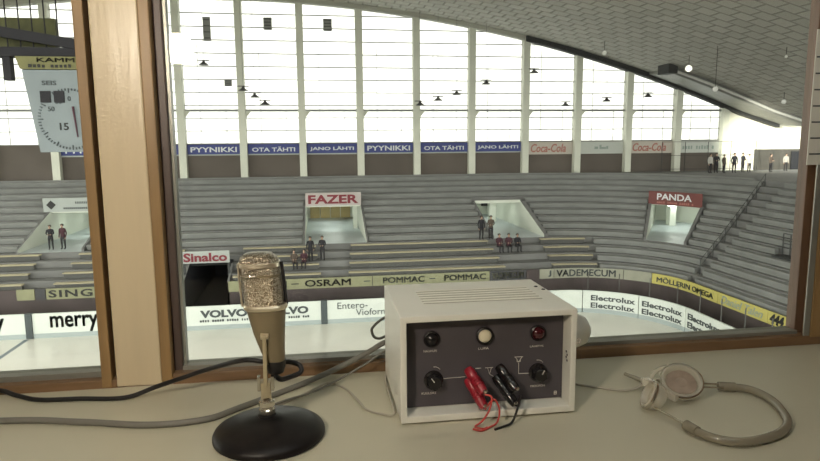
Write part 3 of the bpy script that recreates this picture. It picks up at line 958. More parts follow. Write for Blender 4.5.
person('person in dark jacket standing on the aisle below the pale pink sign, on the right', 'fold', (.25, 44.2, rowz(2)), -.2, 'jacket_dark', 1.02)
person('seated person in brown jacket on a wooden bench near the microphone', 'sit', (-1.75, 43.6, rowz(1)+.07), .2, 'jacket_brown', 1.0)
person('seated person in maroon jacket on a wooden bench left of the aisle', 'sit', (-1.05, 43.7, rowz(1)+.07), -.1, 'jacket_maroon', 1.0)
person('person in black standing at the left edge of the sign-less passage', 'stand', (12.45, 46.0, rowz(4)), .1, 'jacket_dark', 1.05)
person('person in brown standing second at the left edge of the sign-less passage', 'fold', (13.2, 46.0, rowz(4)), -.1, 'jacket_brown', 1.05)
person('person in maroon seated left on the bench below the sign-less passage', 'sit', (13.55, 44.9, rowz(2)+.07), .1, 'jacket_maroon', 1.05)
person('person in maroon seated in the middle below the sign-less passage', 'sit', (14.3, 44.9, rowz(2)+.07), -.1, 'jacket_maroon', 1.05)
person('person in dark jacket seated right on the bench below the sign-less passage', 'sit', (15.0, 44.95, rowz(2)+.07), .05, 'jacket_dark', 1.02)
for x, y, rz, pose, jk, lab, sc in (
        (37.0, 54.2, .2, 'stand', 'jacket_white', 'person in a white jacket at the left end of the walkway group', 1.05),
        (37.75, 54.4, -.3, 'fold', 'jacket_dark', 'person in dark clothes second from left on the walkway', 1.08),
        (38.7, 54.6, .4, 'stand', 'jacket_brown', 'person in brown third from left on the walkway', 1.0),
        (39.5, 54.2, -.2, 'stand', 'jacket_dark', 'person in black standing in the middle of the walkway group', 1.08),
        (40.9, 54.9, .3, 'fold', 'jacket_dark', 'person in dark jacket right of the gap in the walkway group', 1.08),
        (41.6, 54.9, 0, 'stand', 'jacket_white', 'person in a pale jacket at the right end of the walkway group', 1.0),
        (43.6, 54.5, .2, 'fold', 'jacket_brown', 'person in brown standing before the dark recess', 1.0),
        (46.3, 55.8, -.2, 'stand', 'jacket_white', 'person in a white top alone in front of the dark recess', 1.0)):
    person(lab, pose, (x, y, 8.1), rz, jk, sc)

# ------------------------------------------------------------------ hatches and lamps on the far glazing
for (x0, x1, z0, z1, lab) in ((-9.68, -9.02, 20.4, 22.5, 'tall dark vent hatch high in the leftmost bay of the big window'), (-4.38, -3.63, 21.45, 22.55, 'dark vent hatch high in the second window bay'),
                              (.98, 1.77, 21.45, 22.55, 'dark vent hatch high in the third window bay'), (-8.05, -7.38, 16.45, 17.05, 'small dark vent hatch halfway up the leftmost bay')):
    t = thing('vent_hatch', lab, 'vent', ((x0+x1)/2, YW-.05, z0), 'vent hatches in the far glazing')
    build('hatch_panel', bx(x0, x1, YW-.1, YW-.05, z0, z1), M['mullion'], t)
    bm = bmesh.new()
    for k in range(4):
        zz = z0+(z1-z0)*(k+.5)/4; box(bm, x0+.06, x1-.06, YW-.13, YW-.1, zz-.04, zz+.04)
    build('louvre', bm, M['lamp_metal'], t)
for i, (x, z, lab) in enumerate(((-9.75, 18.35, 'dark hanging lamp below the tall vent hatch in the leftmost bay'), (-27.4, 16.3, 'dark hanging lamp left of the scoreboard in the small window'), (-6.4, 16.1, 'dark hanging lamp at the left of the second window bay'), (-5.4, 15.5, 'dark hanging lamp in the middle of the second window bay'),
                                 (-4.5, 14.85, 'small dark hanging lamp just above the transom in the second bay'), (9.95, 14.8, 'dark hanging lamp low at the left of the sixth bay'),
                                 (11.7, 15.25, 'dark hanging lamp in the middle of the sixth bay'), (13.5, 15.8, 'dark hanging lamp at the right of the sixth bay'),
                                 (16.4, 16.8, 'dark hanging lamp in the bay left of the dark roof beam'), (21.2, 17.9, 'dark hanging lamp below the left end of the dark roof beam'),
                                 (24.5, 14.75, 'small dark hanging lamp above the cream script banner'), (28.8, 15.2, 'small dark hanging lamp above the white emblem banner'),
                                 (33.2, 15.65, 'small dark hanging lamp in the last but one bay'))):
    y = 57.6; x *= y/59.3; z = ZC+(z-ZC)*y/59.3
    t = thing('hanging_lamp', lab, 'lamp', (x, y, z-.3), 'lamps hanging in front of the far windows')
    bm = bmesh.new(); lathe(bm, [(0, .3), (.1, .3), (.14, .18), (.42, -.02), (.42, -.06), (0, -.02)], (x, y, z), seg=16)
    build('shade', bm, M['lamp_metal'], t, smooth=40)
    bm = bmesh.new(); bar(bm, (x, y, z+.28), (x, y, roof_z(x)), .02, seg=6)
    build('cord', bm, M['lamp_metal'], t)
    bm = bmesh.new(); box(bm, x-.5, x+.5, y-.05, y+.05, z+.3, z+.38)
    build('yoke', bm, M['lamp_metal'], t)

# spotlights under the roof
for x, y, z, lab in ((25.6, 53.5, 19.0, 'silver spotlight under the roof above the dark beam'), (31.6, 50.0, 17.3, 'bright spotlight at the left end of the roof duct'),
                     (31.1, 45.5, 15.2, 'twin-lens spotlight in front of the roof duct'), (40.5, 49.6, 14.5, 'silver spotlight at the right end of the roof duct'),
                     (38.3, 44.6, 15.4, 'small pale spotlight hanging near the right window frame'), (33.4, 41.0, 17.1, 'tiny pale spotlight high under the dark roof')):
    t = thing('spotlight', lab, 'lamp', (x, y, z), 'spotlights under the hall roof')
    d = Vector((-x, -y, -8)).normalized()
    sc = .3 if 'tiny' in lab else .45 if 'small' in lab else .9 if 'bright' in lab else .6
    bm = bmesh.new(); lathe(bm, [(0, -.35*sc), (.16*sc, -.33*sc), (.3*sc, 0), (.34*sc, .2*sc), (.3*sc, .2*sc), (.26*sc, .02), (0, 0)], (x, y, z), d, 18)
    build('housing', bm, M['lamp_silver'], t, smooth=40)
    bm = bmesh.new(); lathe(bm, [(0, .1*sc), (.28*sc, .08*sc), (.28*sc, .06*sc), (0, .05*sc)], (x, y, z), d, 18)
    build('lens', bm, M['spot_emit' if 'bright' in lab else 'lamp_silver'], t, smooth=40)
    bm = bmesh.new(); bar(bm, (x, y, z+.15), (x, y, roof_z(x)), .05, seg=6)
    build('bracket', bm, M['lamp_metal'], t)
sl = bpy.data.lights.new('added_wall_fill', 'SPOT')  # added fill light that brightens the cream end wall
sl.energy = 46000; sl.color = (1, .97, .86); sl.spot_size = math.radians(29); sl.spot_blend = .9; sl.shadow_soft_size = .25
so = bpy.data.objects.new('added_wall_fill', sl); C.objects.link(so)
so.location = (31.4, 45.2, 14.5)
so.rotation_euler = (Vector((46.8, 59.5, 10.3))-Vector(so.location)).to_track_quat('-Z', 'Y').to_euler()
x, y = 26.9, 32.6
t = thing('fluorescent_lamp', 'long bluish fluorescent fitting on the roof in the upper right corner', 'lamp', (x, y, roof_z(x)-.2))
build('housing', bx(x-1.1, x+1.1, y-.25, y+.25, roof_z(x)-.22, roof_z(x)+.2), M['lamp_metal'], t)
build('diffuser', bx(x-1.0, x+1.0, y-.27, y+.2, roof_z(x)-.42, roof_z(x)-.22), M['tube_emit'], t)

# lit lower step of the roof, built as a hung panel
t = thing('roof_soffit', 'wide grey roof soffit stepping down along the sloping roof edge on the right', 'soffit', (40, 56, 15))
bm = bmesh.new(); prev = None
n = 24
for i in range(n+1):
    x = 32.8+(47.6-32.8)*i/n; z = roof_z(x)
    r = [bm.verts.new(q) for q in ((x, 54.3, z-.62), (x, 54.0, z-.4), (x, 54.2, z-.02), (x, 58.5, z-.02), (x, 58.5, z-.22))]
    if prev:
        for k in range(5): bm.faces.new((prev[k], prev[(k+1) % 5], r[(k+1) % 5], r[k]))
    else: bm.faces.new(r)
    prev = r
bm.faces.new(prev)
build('soffit_body', bm, M['soffit'], t)
bm = bmesh.new(); prev = None
tube(bm, [(32.9+(47.2-32.9)*i/n, 53.9, roof_z(32.9+(47.2-32.9)*i/n)-.42) for i in range(n+1)], .12, 8, 1)  # pale tube stands for the lit edge, its highlight put into the colour
build('lit_edge', bm, M['lamp_silver'], t, smooth=50)
build('end_cap', bx(31.9, 32.8, 53.6, 55.4, roof_z(32.8)-.62, roof_z(31.9)-.05), M['beam'], t)

# ------------------------------------------------------------------ scoreboard over the ice
YS = 24.0
t = thing('scoreboard', 'grey scoreboard with dial clock and yellow header hanging in the left window', 'scoreboard', (-7.9, YS, 11.0))
bm = bmesh.new()
pz = (10.98, 13.85)
def trap(bm, xl0, xr0, xl1, xr1, y0, y1, z0, z1):
    v = [bm.verts.new(q) for q in ((xl0, y0, z0), (xr0, y0, z0), (xr1, y0, z1), (xl1, y0, z1), (xl0, y1, z0), (xr0, y1, z0), (xr1, y1, z1), (xl1, y1, z1))]
    for f in ((0, 1, 2, 3), (7, 6, 5, 4), (0, 4, 5, 1), (1, 5, 6, 2), (2, 6, 7, 3), (3, 7, 4, 0)): bm.faces.new([v[k] for k in f])
trap(bm, -9.72, -6.1, -10.1, -5.7, YS, YS+.6, *pz)
build('panel', bm, M['score'], t)
bm = bmesh.new(); trap(bm, -10.12, -5.7, -10.25, -5.55, YS-.08, YS+.6, 13.87, 14.3)
hd = build('header', bm, M['score_yellow'], t)
put_text('KAMMIN', hd, M['letter_black'], -8.7, YS-.08, 14.18, .15, 1.7, fat=.012, depth=.02)
put_marks(hd, M['letter_black'], -8.7, YS-.08, 13.98, .12, 2.3, 16)
bm = bmesh.new()
bar(bm, (-11.4, YS+.1, 15.25), (-5.2, YS+.1, 14.25), .34)
box(bm, -11.2, -5.2, YS+.0, YS+.7, 14.32, 14.62)
box(bm, -10.75, -10.5, YS+.1, YS+.4, 13.5, 14.4)
build('support_frame', bm, M['score_dark'], t)
for k in range(5):
    bm = bmesh.new(); x = -10.6+k*.42; bar(bm, (x, YS+.3, 14.6), (x, YS+.3, roof_z(x)), .05, seg=6)
    build('hanger', bm, M['score_dark'], t)
bm = bmesh.new()
box(bm, -11.3, -9.2, YS+.8, YS+1.0, 14.75, 15.75)
build('side_panel', bm, M['score_side'], t)
for x in (-9.39, -8.94):
    bm = bx(x-.17, x+.17, YS-.05, YS, 12.72, 13.12)
    build('digit_window', bm, M['score_dark'], t)
put_text('SEIS', t, M['letter'], -9.24, YS, 13.4, .16, .48, bold=.02, depth=.02)
dc = (-8.62, 12.14)
bm = bmesh.new()
for k in range(60):
    a = 2*PI*k/60; r0, r1 = (1.0, 1.08) if k % 5 else (.92, 1.08)
    p = Vector((dc[0]+math.sin(a)*r0, YS-.02, dc[1]+math.cos(a)*r0)); q = Vector((dc[0]+math.sin(a)*r1, YS-.02, dc[1]+math.cos(a)*r1))
    bar(bm, p, q, .045, .03)
dial = build('dial', bm, M['letter'], t)
for k, s in ((0, '0'), (5, '5'), (10, '10'), (50, '50'), (55, '55')):
    a = 2*PI*k/60 if k else 0
    put_text(s, dial, M['letter'], dc[0]+math.sin(a)*.72, YS, dc[1]+math.cos(a)*.72, .17, bold=.02, depth=.02, name='numeral')
put_text('15', t, M['letter_black'], -8.86, YS, 11.88, .26, .3, bold=.02, depth=.02, name='numeral')
bm = bmesh.new(); bar(bm, (-8.50, YS-.05, 12.58), (-8.42, YS-.05, 11.5), .17, .04, w2=.07); build('dial_hand', bm, M['hand'], t)

# ================================================================== COMMENTARY BOOTH
F0 = 9.99; FT = 12.35
struct('floor', bx(-2.2, 2.4, -1.9, 1.4, F0-.1, F0), M['booth_floor'])
struct('ceiling', bx(-2.2, 2.4, -1.9, 1.4, FT, FT+.1), M['booth_ceiling'])
struct('wall_back', bx(-2.2, 2.4, -2.0, -1.9, F0, FT), M['booth_wall'])
struct('wall_left', bx(-2.3, -2.2, -2.0, 1.4, F0, FT), M['booth_wall'])
struct('wall_right', bx(2.4, 2.5, -2.0, 1.4, F0, FT), M['booth_wall'])
bm = bmesh.new()
box(bm, -2.2, 2.4, 1.213, 1.264, F0, DT-.02)
box(bm, -2.2, 2.4, 1.213, 1.264, 12.08, FT)
box(bm, -2.2, -1.25, 1.213, 1.264, DT-.02, 12.08)
box(bm, 1.16, 2.4, 1.213, 1.264, DT-.02, 12.08)
struct('wall_front', bm, M['booth_wall'])
# painted pillar between the two windows
struct('pillar', bx(-.391, -.308, 1.207, 1.264, DT, 12.08), M['cream'], bevel=.003)
struct('pillar_gap', bx(-.3995, -.391, 1.235, 1.264, DT, 12.08), M['wood_dark'])

def booth_window(name, x0, x1, left_face, right_face):
    w = bpy.data.objects.new(name, None); C.objects.link(w); w.location = ((x0+x1)/2, 1.245, DT); w['kind'] = 'structure'
    bpy.context.view_layer.update()
    struct('glass_pane', bx(x0, x1, 1.244, 1.248, DT+.02, 12.06), M['booth_glass'], w)
    return w
# big window: left stile, sash, bead, sill, right sash and trim
w = booth_window('window_1', -.275, 1.085, None, None)
struct('stile', bx(-.308, -.2885, 1.206, 1.264, DT, 12.08), M['wood'], w, bevel=.002)
struct('sash', bx(-.2885, -.272, 1.228, 1.262, DT+.018, 12.08), M['wood_dark'], w, bevel=.002)
struct('bead', bx(-.272, -.266, 1.236, 1.256, DT+.02, 12.06), M['bead'], w)
struct('sash', bx(1.078, 1.13, 1.234, 1.262, DT+.018, 12.08), M['wood_mid'], w, bevel=.002)
struct('trim', bx(1.0805, 1.095, 1.2085, 1.2115, DT+.02, 12.08), M['bead'], w)
struct('stile', bx(1.096, 1.3, 1.206, 1.232, DT+.016, 12.08), M['wood'], w, bevel=.002)
struct('sill', bx(-.2885, 1.3, 1.2075, 1.264, DT-.02, DT+.0195), M['sill'], w, bevel=.003)
struct('bottom_rail', bx(-.272, 1.079, 1.226, 1.262, DT+.0195, DT+.0275), M['bead'], w)
w = booth_window('window_2', -1.2, -.4175, None, None)
struct('stile', bx(-.4175, -.3995, 1.206, 1.262, DT, 12.08), M['wood'], w, bevel=.002)
struct('stile', bx(-1.25, -.607, 1.206, 1.262, DT+.019, DT+.0205), M['wood'], w)
struct('sill', bx(-1.25, -.3905, 1.2075, 1.264, DT-.02, DT+.0155), M['sill'], w, bevel=.003)
struct('bottom_rail', bx(-1.25, -.4175, 1.226, 1.262, DT+.0155, DT+.0265), M['bead'], w)

# paper notice pinned over the right trim
t = thing('paper_notice', 'white paper notice with ruled lines pinned at the right window post', 'notice', (1.09, 1.204, 11.146))
build('sheet', bx(1.05, 1.126, 1.204, 1.2059, 11.146, 11.43), M['paper'], t)
bm = bmesh.new()
for k in range(7): box(bm, 1.053, 1.124, 1.203, 1.204, 11.168+k*.034, 11.171+k*.034)
build('ruled_lines', bm, M['letter'], t)

# desk
t = thing('desk', 'long grey-beige laminate desk under the booth windows', 'desk', (0, .8, F0))
build('desktop', bx(-2.19, 2.39, .32, 1.207, DT-.035, DT), M['desk'], t, bevel=.003)
build('apron', bx(-2.19, 2.39, .36, .385, DT-.2, DT-.035), M['desk'], t)
for x in (-1.6, 0, 1.8):
    build('support', bx(x-.02, x+.02, .42, 1.19, F0, DT-.035), M['desk'], t)

t = thing('added_fill_lamp', 'added long white fill lamp on the booth ceiling above the desk', 'lamp', (.35, .35, FT-.08))  # lamp added out of view to brighten the desk and the unit's top
build('housing', bx(-.35, 1.05, .25, .45, FT-.05, FT), M['banner_white'], t)
build('diffuser', bx(-.33, 1.03, .27, .43, FT-.085, FT-.05), M['booth_fill_emit'], t)

# photo lamp beside the photographer (its reflection is the bright disc in the window)
LP = Vector((-.505, -.02, ZC+.36))
t = thing('photo_lamp', 'round photo lamp on a stand whose bright disc reflects in the window', 'lamp', (LP.x, LP.y, F0))
d = Vector((.25, 1, -.22)).normalized()
bm = bmesh.new(); lathe(bm, [(0, -.12), (.035, -.12), (.04, -.06), (.075, .0), (.08, .02), (.074, .02), (.06, .003), (0, .001)], LP, d, 32)
build('housing', bm, M['lamp_black'], t, smooth=40)
bm = bmesh.new(); lathe(bm, [(0, .012), (.056, .010), (.056, .006), (0, .004)], LP, d, 32)
build('diffuser', bm, M['photo_emit'], t, smooth=40)
bm = bmesh.new(); bar(bm, LP-d*.08+Vector((0, 0, -.03)), Vector((LP.x, LP.y-.08, F0+.35)), .025, seg=12)
build('pole', bm, M['lamp_black'], t, smooth=40)
for k in range(3):
    a = 2*PI*k/3+.5; bm = bmesh.new()
    bar(bm, (LP.x, LP.y-.08, F0+.45), (LP.x+.3*math.cos(a), LP.y-.08+.3*math.sin(a), F0+.012), .02, seg=8)
    build('leg', bm, M['lamp_black'], t, smooth=40)

# ------------------------------------------------------------------ the grey amplifier
X0, Y0, Z0 = .1252, .953, DT+.003
W_, D_, H_ = .3, .233, .1805
t = thing('intercom_unit', 'grey metal broadcast intercom unit with recessed dark control panel on the desk', 'device', (X0+W_/2, Y0+D_/2, DT))
bm = bmesh.new()
e, dp = .0105, .035
o_ = [(X0, Z0), (X0+W_, Z0), (X0+W_, Z0+H_), (X0, Z0+H_)]
i_ = [(X0+e, Z0+e+.001), (X0+W_-e, Z0+e+.001), (X0+W_-e, Z0+H_-e), (X0+e, Z0+H_-e)]
vo = [bm.verts.new((x, Y0, z)) for x, z in o_]; vi = [bm.verts.new((x, Y0, z)) for x, z in i_]
vr = [bm.verts.new((x, Y0+dp, z)) for x, z in i_]; vk = [bm.verts.new((x, Y0+D_, z)) for x, z in o_]
for k in range(4):
    j = (k+1) % 4
    bm.faces.new((vo[k], vo[j], vi[j], vi[k])); bm.faces.new((vi[k], vi[j], vr[j], vr[k])); bm.faces.new((vo[j], vo[k], vk[k], vk[j]))
bm.faces.new(vr); bm.faces.new(list(reversed(vk)))
case = build('case', bm, M['enamel'], t, bevel=.0022)
for k in range(2): pass
PY = Y0+dp
pan = build('control_panel', bx(X0+e+.001, X0+W_-e-.001, PY-.003, PY+.001, Z0+e+.003, Z0+H_-e-.002), M['panel'], t)
# louvres on the top
zt = Z0+H_
for k in range(6):
    f = k/5; y = 1.038+(1.122-1.038)*f
    bm = bmesh.new()
    v = []
    xl, xr = .177, .392
    for x in (xl, xr):
        v.append([bm.verts.new(q) for q in ((x, y-.0055, zt-.001), (x, y-.003, zt+.0012), (x, y+.003, zt+.0012), (x, y+.0042, zt-.001))])
    for a in range(4): bm.faces.new((v[0][a], v[0][(a+1) % 4], v[1][(a+1) % 4], v[1][a]))
    bm.faces.new(v[0]); bm.faces.new(v[1])
    b2 = bx(xl, xr, y-.0082, y-.0056, zt-.001, zt+.0002)
    build('vent_slot', b2, M['vent_dark'], case)
    build('louvre', bm, M['enamel'], case)
for x in (X0+.03, X0+W_-.03):
    for y in (Y0+.03, Y0+D_-.03):
        bm = bmesh.new(); lathe(bm, [(0, 0), (.009, 0), (.008, .005), (0, .005)], (x, y, DT), seg=14); build('foot', bm, M['rubber'], t)
for x, y in ((.412, 1.12), (.418, 1.095)):
    bm = bmesh.new(); lathe(bm, [(.004, 0), (.0035, .0015), (0, .002)], (x, y, zt-.0003), seg=12); build('screw', bm, M['black'], case)
PF = PY-.003
def dome(name, x, z, r, h, m, ringm=None, ring=0):
    if ringm:
        bm = bmesh.new(); lathe(bm, [(r+ring, 0), (r+ring, .004), (r, .006), (r*.9, .003)], (x, PF, z), (0, -1, 0), 28)
        p = build('lamp_bezel', bm, M['rubber'], t, smooth=50)
    else: p = t
    bm = bmesh.new(); lathe(bm, [(r, 0), (r*.98, h*.4), (r*.8, h*.75), (r*.45, h*.95), (0, h)], (x, PF, z), (0, -1, 0), 28)
    return build(name, bm, m, p, smooth=60)
dome('indicator_lamp', .182, 10.8755, .0115, .012, M['black'], M['black'], .0025)
dome('indicator_lamp', .2736, 10.8757, .0125, .006, M['lens_white'], M['black'], .003)
dome('indicator_lamp', .3676, 10.8758, .0115, .012, M['ruby'], M['black'], .0025)
for s, x, z, wd in (('NAUHURI', .180, 10.854, .0225), ('LUPA', .2722, 10.853, .0185), ('LÄHETYS', .3665, 10.852, .024), ('KUULOKE', .1775, 10.780, .025), ('MIKROFONI', .3697, 10.780, .0265)):
    put_text(s, pan, M['print_white'], x, PF, z, .0038, wd, depth=.0004)
def knob(x, z, ang):
    bm = bmesh.new(); lathe(bm, [(.0165, 0), (.0165, .004), (.0125, .006), (.0115, .017), (.010, .0185), (0, .0185)], (x, PF, z), (0, -1, 0), 24)
    kn = build('knob', bm, M['black'], t, smooth=40)
    bm = bmesh.new(); dx, dz = math.sin(ang), math.cos(ang)
    bar(bm, (x+dx*.003, PF-.019, z+dz*.003), (x+dx*.011, PF-.018, z+dz*.011), .0022, .0012)
    build('pointer', bm, M['print_white'], kn)
    bm = bmesh.new()
    for q in range(6):
        a = 2*PI*q/6; bar(bm, (x+.0125*math.sin(a), PF-.006, z+.0125*math.cos(a)), (x+.0118*math.sin(a), PF-.0165, z+.0118*math.cos(a)), .003, .003)
    build('grip_rib', bm, M['black'], kn)
knob(.1852, 10.8033, -.6); knob(.3691, 10.8047, .5)
bm = bmesh.new()
def pl(x0, z0, x1, z1, w=.0013): bar(bm, (x0, PF-.0003, z0), (x1, PF-.0003, z1), w, .0006)
pl(.203, 10.8043, .2408, 10.805)                                    # line from the left knob
pl(.3347, 10.8045, .353, 10.8040); pl(.3347, 10.8045, .3346, 10.824)  # right funnel stem
pl(.3345, 10.825, .3285, 10.8345); pl(.3345, 10.825, .3405, 10.8345); pl(.327, 10.8345, .342, 10.8345); pl(.3315, 10.826, .3375, 10.826); pl(.3315, 10.826, .3315, 10.831); pl(.3375, 10.826, .3375, 10.831)
pl(.275, 10.8185, .289, 10.8185); pl(.2795, 10.818, .283, 10.807); pl(.286, 10.818, .283, 10.807); pl(.283, 10.807, .2915, 10.8015)
pl(.258, 10.8187, .268, 10.8187)
for (x, z) in ((.193, 10.822), (.3745, 10.823)):                    # curved arrows over the knobs
    for q in range(4):
        a0 = -.15+q*.28; a1 = a0+.28; R_ = .0115
        pl(x-.006+R_*math.sin(a0), z-.0075+R_*math.cos(a0), x-.006+R_*math.sin(a1), z-.0075+R_*math.cos(a1), .002)
pl(.400, 10.768, .404, 10.768); pl(.400, 10.768, .400, 10.7625); pl(.404, 10.768, .404, 10.7625); pl(.3995, 10.7625, .4045, 10.7625); pl(.400, 10.7653, .404, 10.7653)
build('panel_print', bm, M['print_white'], pan)
bm = bmesh.new()
for q in range(4): box(bm, X0+W_-e-.001, X0+W_-e+.0003, Y0+.012+.004*(q % 2), Y0+.015+.004*(q % 2), 10.828+.005*q, 10.831+.005*q)
build('scratch_mark', bm, M['panel'], case)
# round cream housing on the right-hand side
bm = bmesh.new(); lathe(bm, [(.034, -.03), (.034, .012), (.032, .03), (.026, .044), (.014, .052), (0, .054)], (X0+W_+.028, 1.085, 10.845), (1, 0, -.05), 32)
build('side_housing', bm, M['enamel'], t, smooth=40)
bm = bmesh.new(); lathe(bm, [(.006, 0), (.006, .006), (0, .006)], (X0+W_+.045, 1.056, 10.833), (.4, -1, 0), 14)
build('side_screw', bm, M['screw'], t, smooth=40)
bm = bmesh.new(); box(bm, X0+W_-.002, X0+W_+.03, 1.07, 1.1, 10.802, 10.816)
build('side_bracket', bm, M['wood_dark'], t)

# banana plugs and their leads
def plug(name, label, p, q, m, cat, scr=True):
    p = Vector(p); q = Vector(q); d = (q-p).normalized()
    t2 = thing(name, label, cat, p, 'test plugs in the panel')
    bm = bmesh.new(); L_ = (q-p).length
    lathe(bm, [(0, -.004), (.0075, -.003), (.0088, .003), (.0088, L_*.25), (.0078, L_*.3), (.0085, L_*.35), (.0085, L_*.78), (.0068, L_*.95), (.0, L_)], p, d, 18)
    build('plug_body', bm, m, t2, smooth=40)
    bm = bmesh.new()
    for k in range(3):
        lathe(bm, [(.0092, L_*(.42+k*.1)), (.0095, L_*(.43+k*.1)), (.0095, L_*(.46+k*.1)), (.0088, L_*(.47+k*.1))], p, d, 18)
    build('grip_ring', bm, m, t2, smooth=40)
    bm = bmesh.new(); lathe(bm, [(.0034, 0), (.003, .0016), (0, .002)], p.lerp(q, .86)+Vector((.002, -.0085, .002)), (.1, -1, .15), 12)
    build('screw', bm, M['screw'], t2, smooth=40)
    return t2
plug('banana_plug', 'red plug, upper of the two red ones in the device panel', (.2455, PF-.005, 10.8175), (.264, .945, 10.789), M['red_plastic'], 'plug')
plug('banana_plug', 'red plug, lower of the two red ones in the device panel', (.2455, PF-.005, 10.7995), (.2645, .943, 10.7635), M['red_plastic'], 'plug')
plug('banana_plug', 'black plug, upper of the two black ones in the device panel', (.2995, PF-.005, 10.819), (.319, .945, 10.790), M['black'], 'plug')
plug('banana_plug', 'black plug, lower of the two black ones in the device panel', (.294, PF-.005, 10.8015), (.3175, .943, 10.765), M['black'], 'plug')
bm = bmesh.new(); tube(bm, [(.264, .944, 10.788), (.273, .936, 10.786), (.267, .93, 10.766), (.255, .928, 10.750), (.243, .925, DT+.003), (.255, .918, DT+.002), (.262, .922, DT+.002)], .0016, 8)
tag(build('plug_lead', bm, M['red_wire'], smooth=60), 'thin red lead looping from the upper red plug to the desk', 'wire')
bm = bmesh.new(); tube(bm, [(.264, .943, 10.763), (.276, .934, 10.783), (.284, .928, 10.768), (.279, .924, 10.748), (.266, .92, DT+.003), (.25, .912, DT+.0018), (.238, .92, DT+.0018)], .0016, 8)
tag(build('plug_lead', bm, M['red_wire'], smooth=60), 'thin red lead arching right from the lower red plug', 'wire')
bm = bmesh.new(); tube(bm, [(.3175, .943, 10.765), (.322, .934, 10.785), (.314, .93, 10.762), (.304, .924, 10.746), (.288, .918, DT+.003), (.272, .912, DT+.002)], .002, 8)
tag(build('plug_lead', bm, M['rubber'], smooth=60), 'black lead hanging from the black plugs to the desk', 'wire')

# ------------------------------------------------------------------ table microphone
mx_, my_ = -.0885, .955
t = thing('table_microphone', 'gold and bronze table microphone on a black domed base', 'microphone', (mx_, my_, DT))
bm = bmesh.new()
lathe(bm, [(0, .0), (.084, .0), (.0875, .003), (.0875, .008), (.085, .0125), (.074, .0185), (.056, .0252), (.036, .0302), (.02, .0330), (.016, .0345), (0, .0345)], (mx_+.0025, my_, DT), seg=64)
build('base', bm, M['mic_base'], t, smooth=45)
bm = bmesh.new(); lathe(bm, [(.0145, 0), (.0145, .004), (.011, .006), (.0, .006)], (mx_, my_, DT+.033), seg=24); build('base_nut', bm, M['rubber'], t, smooth=40)
bm = bmesh.new(); lathe(bm, [(.0105, 0), (.0125, .001), (.0125, .007), (.0105, .009), (.0105, .011), (.0125, .013), (.0125, .02), (.0095, .022), (.0085, .027)], (mx_, my_, DT+.0385), seg=24)
build('collar', bm, M['chrome'], t, smooth=35)
# fork clamp and flat stem
bm = bmesh.new(); box(bm, mx_-.0075, mx_+.0075, my_-.007, my_+.007, DT+.062, DT+.09)
build('clamp', bm, M['mic_pale'], t, bevel=.0015)
for s in (-1, 1):
    bm = bmesh.new(); box(bm, mx_+s*.0105-.0025, mx_+s*.0105+.0025, my_-.006, my_+.006, DT+.077, DT+.1)
    build('clamp_cheek', bm, M['chrome'], t, bevel=.001)
bm = bmesh.new(); bar(bm, (mx_, my_-.003, DT+.085), (mx_+.0015, my_-.006, DT+.168), .0115, .006); build('stem', bm, M['mic_pale'], t, bevel=.001)
bm = bmesh.new(); bar(bm, (mx_+.0015, my_-.01, DT+.164), (mx_+.0015, my_-.0, DT+.168), .0125, .006); build('stem_hook', bm, M['mic_gold'], t, bevel=.001)
# body: lofted sections (height above desk, centre x, centre y, half width, half depth)
def loft(secs, seg=36, sq=2.6, cap=True):
    bm = bmesh.new(); prev = None; ends = []
    for (z, cx, cy_, a, b) in secs:
        r = []
        for k in range(seg):
            th = 2*PI*k/seg; c, s_ = math.cos(th), math.sin(th)
            r.append(bm.verts.new((cx+a*math.copysign(abs(c)**(2/sq), c), cy_+b*math.copysign(abs(s_)**(2/sq), s_), DT+z)))
        if prev:
            for k in range(seg): bm.faces.new((prev[k], prev[(k+1) % seg], r[(k+1) % seg], r[k]))
        ends.append(r); prev = r
    if cap: bm.faces.new(ends[0]); bm.faces.new(ends[-1])
    return bm
body = loft([(.104, -.074, .968, .010, .010), (.110, -.073, .968, .0125, .0125), (.118, -.0735, .969, .0155, .016), (.14, -.0775, .972, .0195, .02), (.165, -.0815, .975, .0245, .024), (.19, -.084, .978, .0285, .027), (.206, -.0855, .98, .0312, .0285)])
build('housing', body, M['mic_body'], t, smooth=50)
boot = loft([(.098, -.0735, .967, .008, .008), (.101, -.073, .967, .0125, .0125), (.113, -.0725, .968, .0152, .0155), (.121, -.0728, .968, .0163, .0168)], sq=2.2)
build('cable_boot', boot, M['rubber'], t, smooth=50)
build('ring', loft([(.2035, -.0855, .98, .0328, .0302), (.2045, -.0855, .98, .0340, .0312), (.209, -.0858, .98, .0345, .0318), (.2115, -.086, .9805, .0335, .0306)]), M['mic_gold'], t, smooth=30)
gr = build('grille', loft([(.209, -.0865, .981, .031, .0285), (.235, -.0895, .983, .0318, .0288), (.262, -.0925, .985, .0316, .0285), (.276, -.0938, .986, .0312, .028), (.284, -.0944, .9863, .0285, .0255), (.290, -.0948, .9866, .0205, .018), (.292, -.095, .9868, .008, .007)]), M['mic_mesh'], t, smooth=50)
build('grille_band', loft([(.270, -.0932, .9855, .0316, .0285), (.271, -.0933, .9855, .0326, .0294), (.2765, -.0937, .986, .0324, .0292), (.2775, -.0938, .986, .031, .0282)]), M['mic_gold'], t, smooth=30)
build('grille_band', loft([(.2555, -.0918, .9845, .0317, .0287), (.256, -.0918, .9845, .0322, .0292), (.2588, -.0921, .9847, .0322, .0292), (.2592, -.0922, .9848, .0317, .0287)]), M['mic_body'], t, smooth=30)
bm = bmesh.new(); tube(bm, [(-.1205, .967, DT+.2585), (-.118, .9585, DT+.2588), (-.108, .9545, DT+.259), (-.097, .9535, DT+.2593)], .0022, 8)
build('badge_bar', bm, M['chrome'], t, smooth=50)
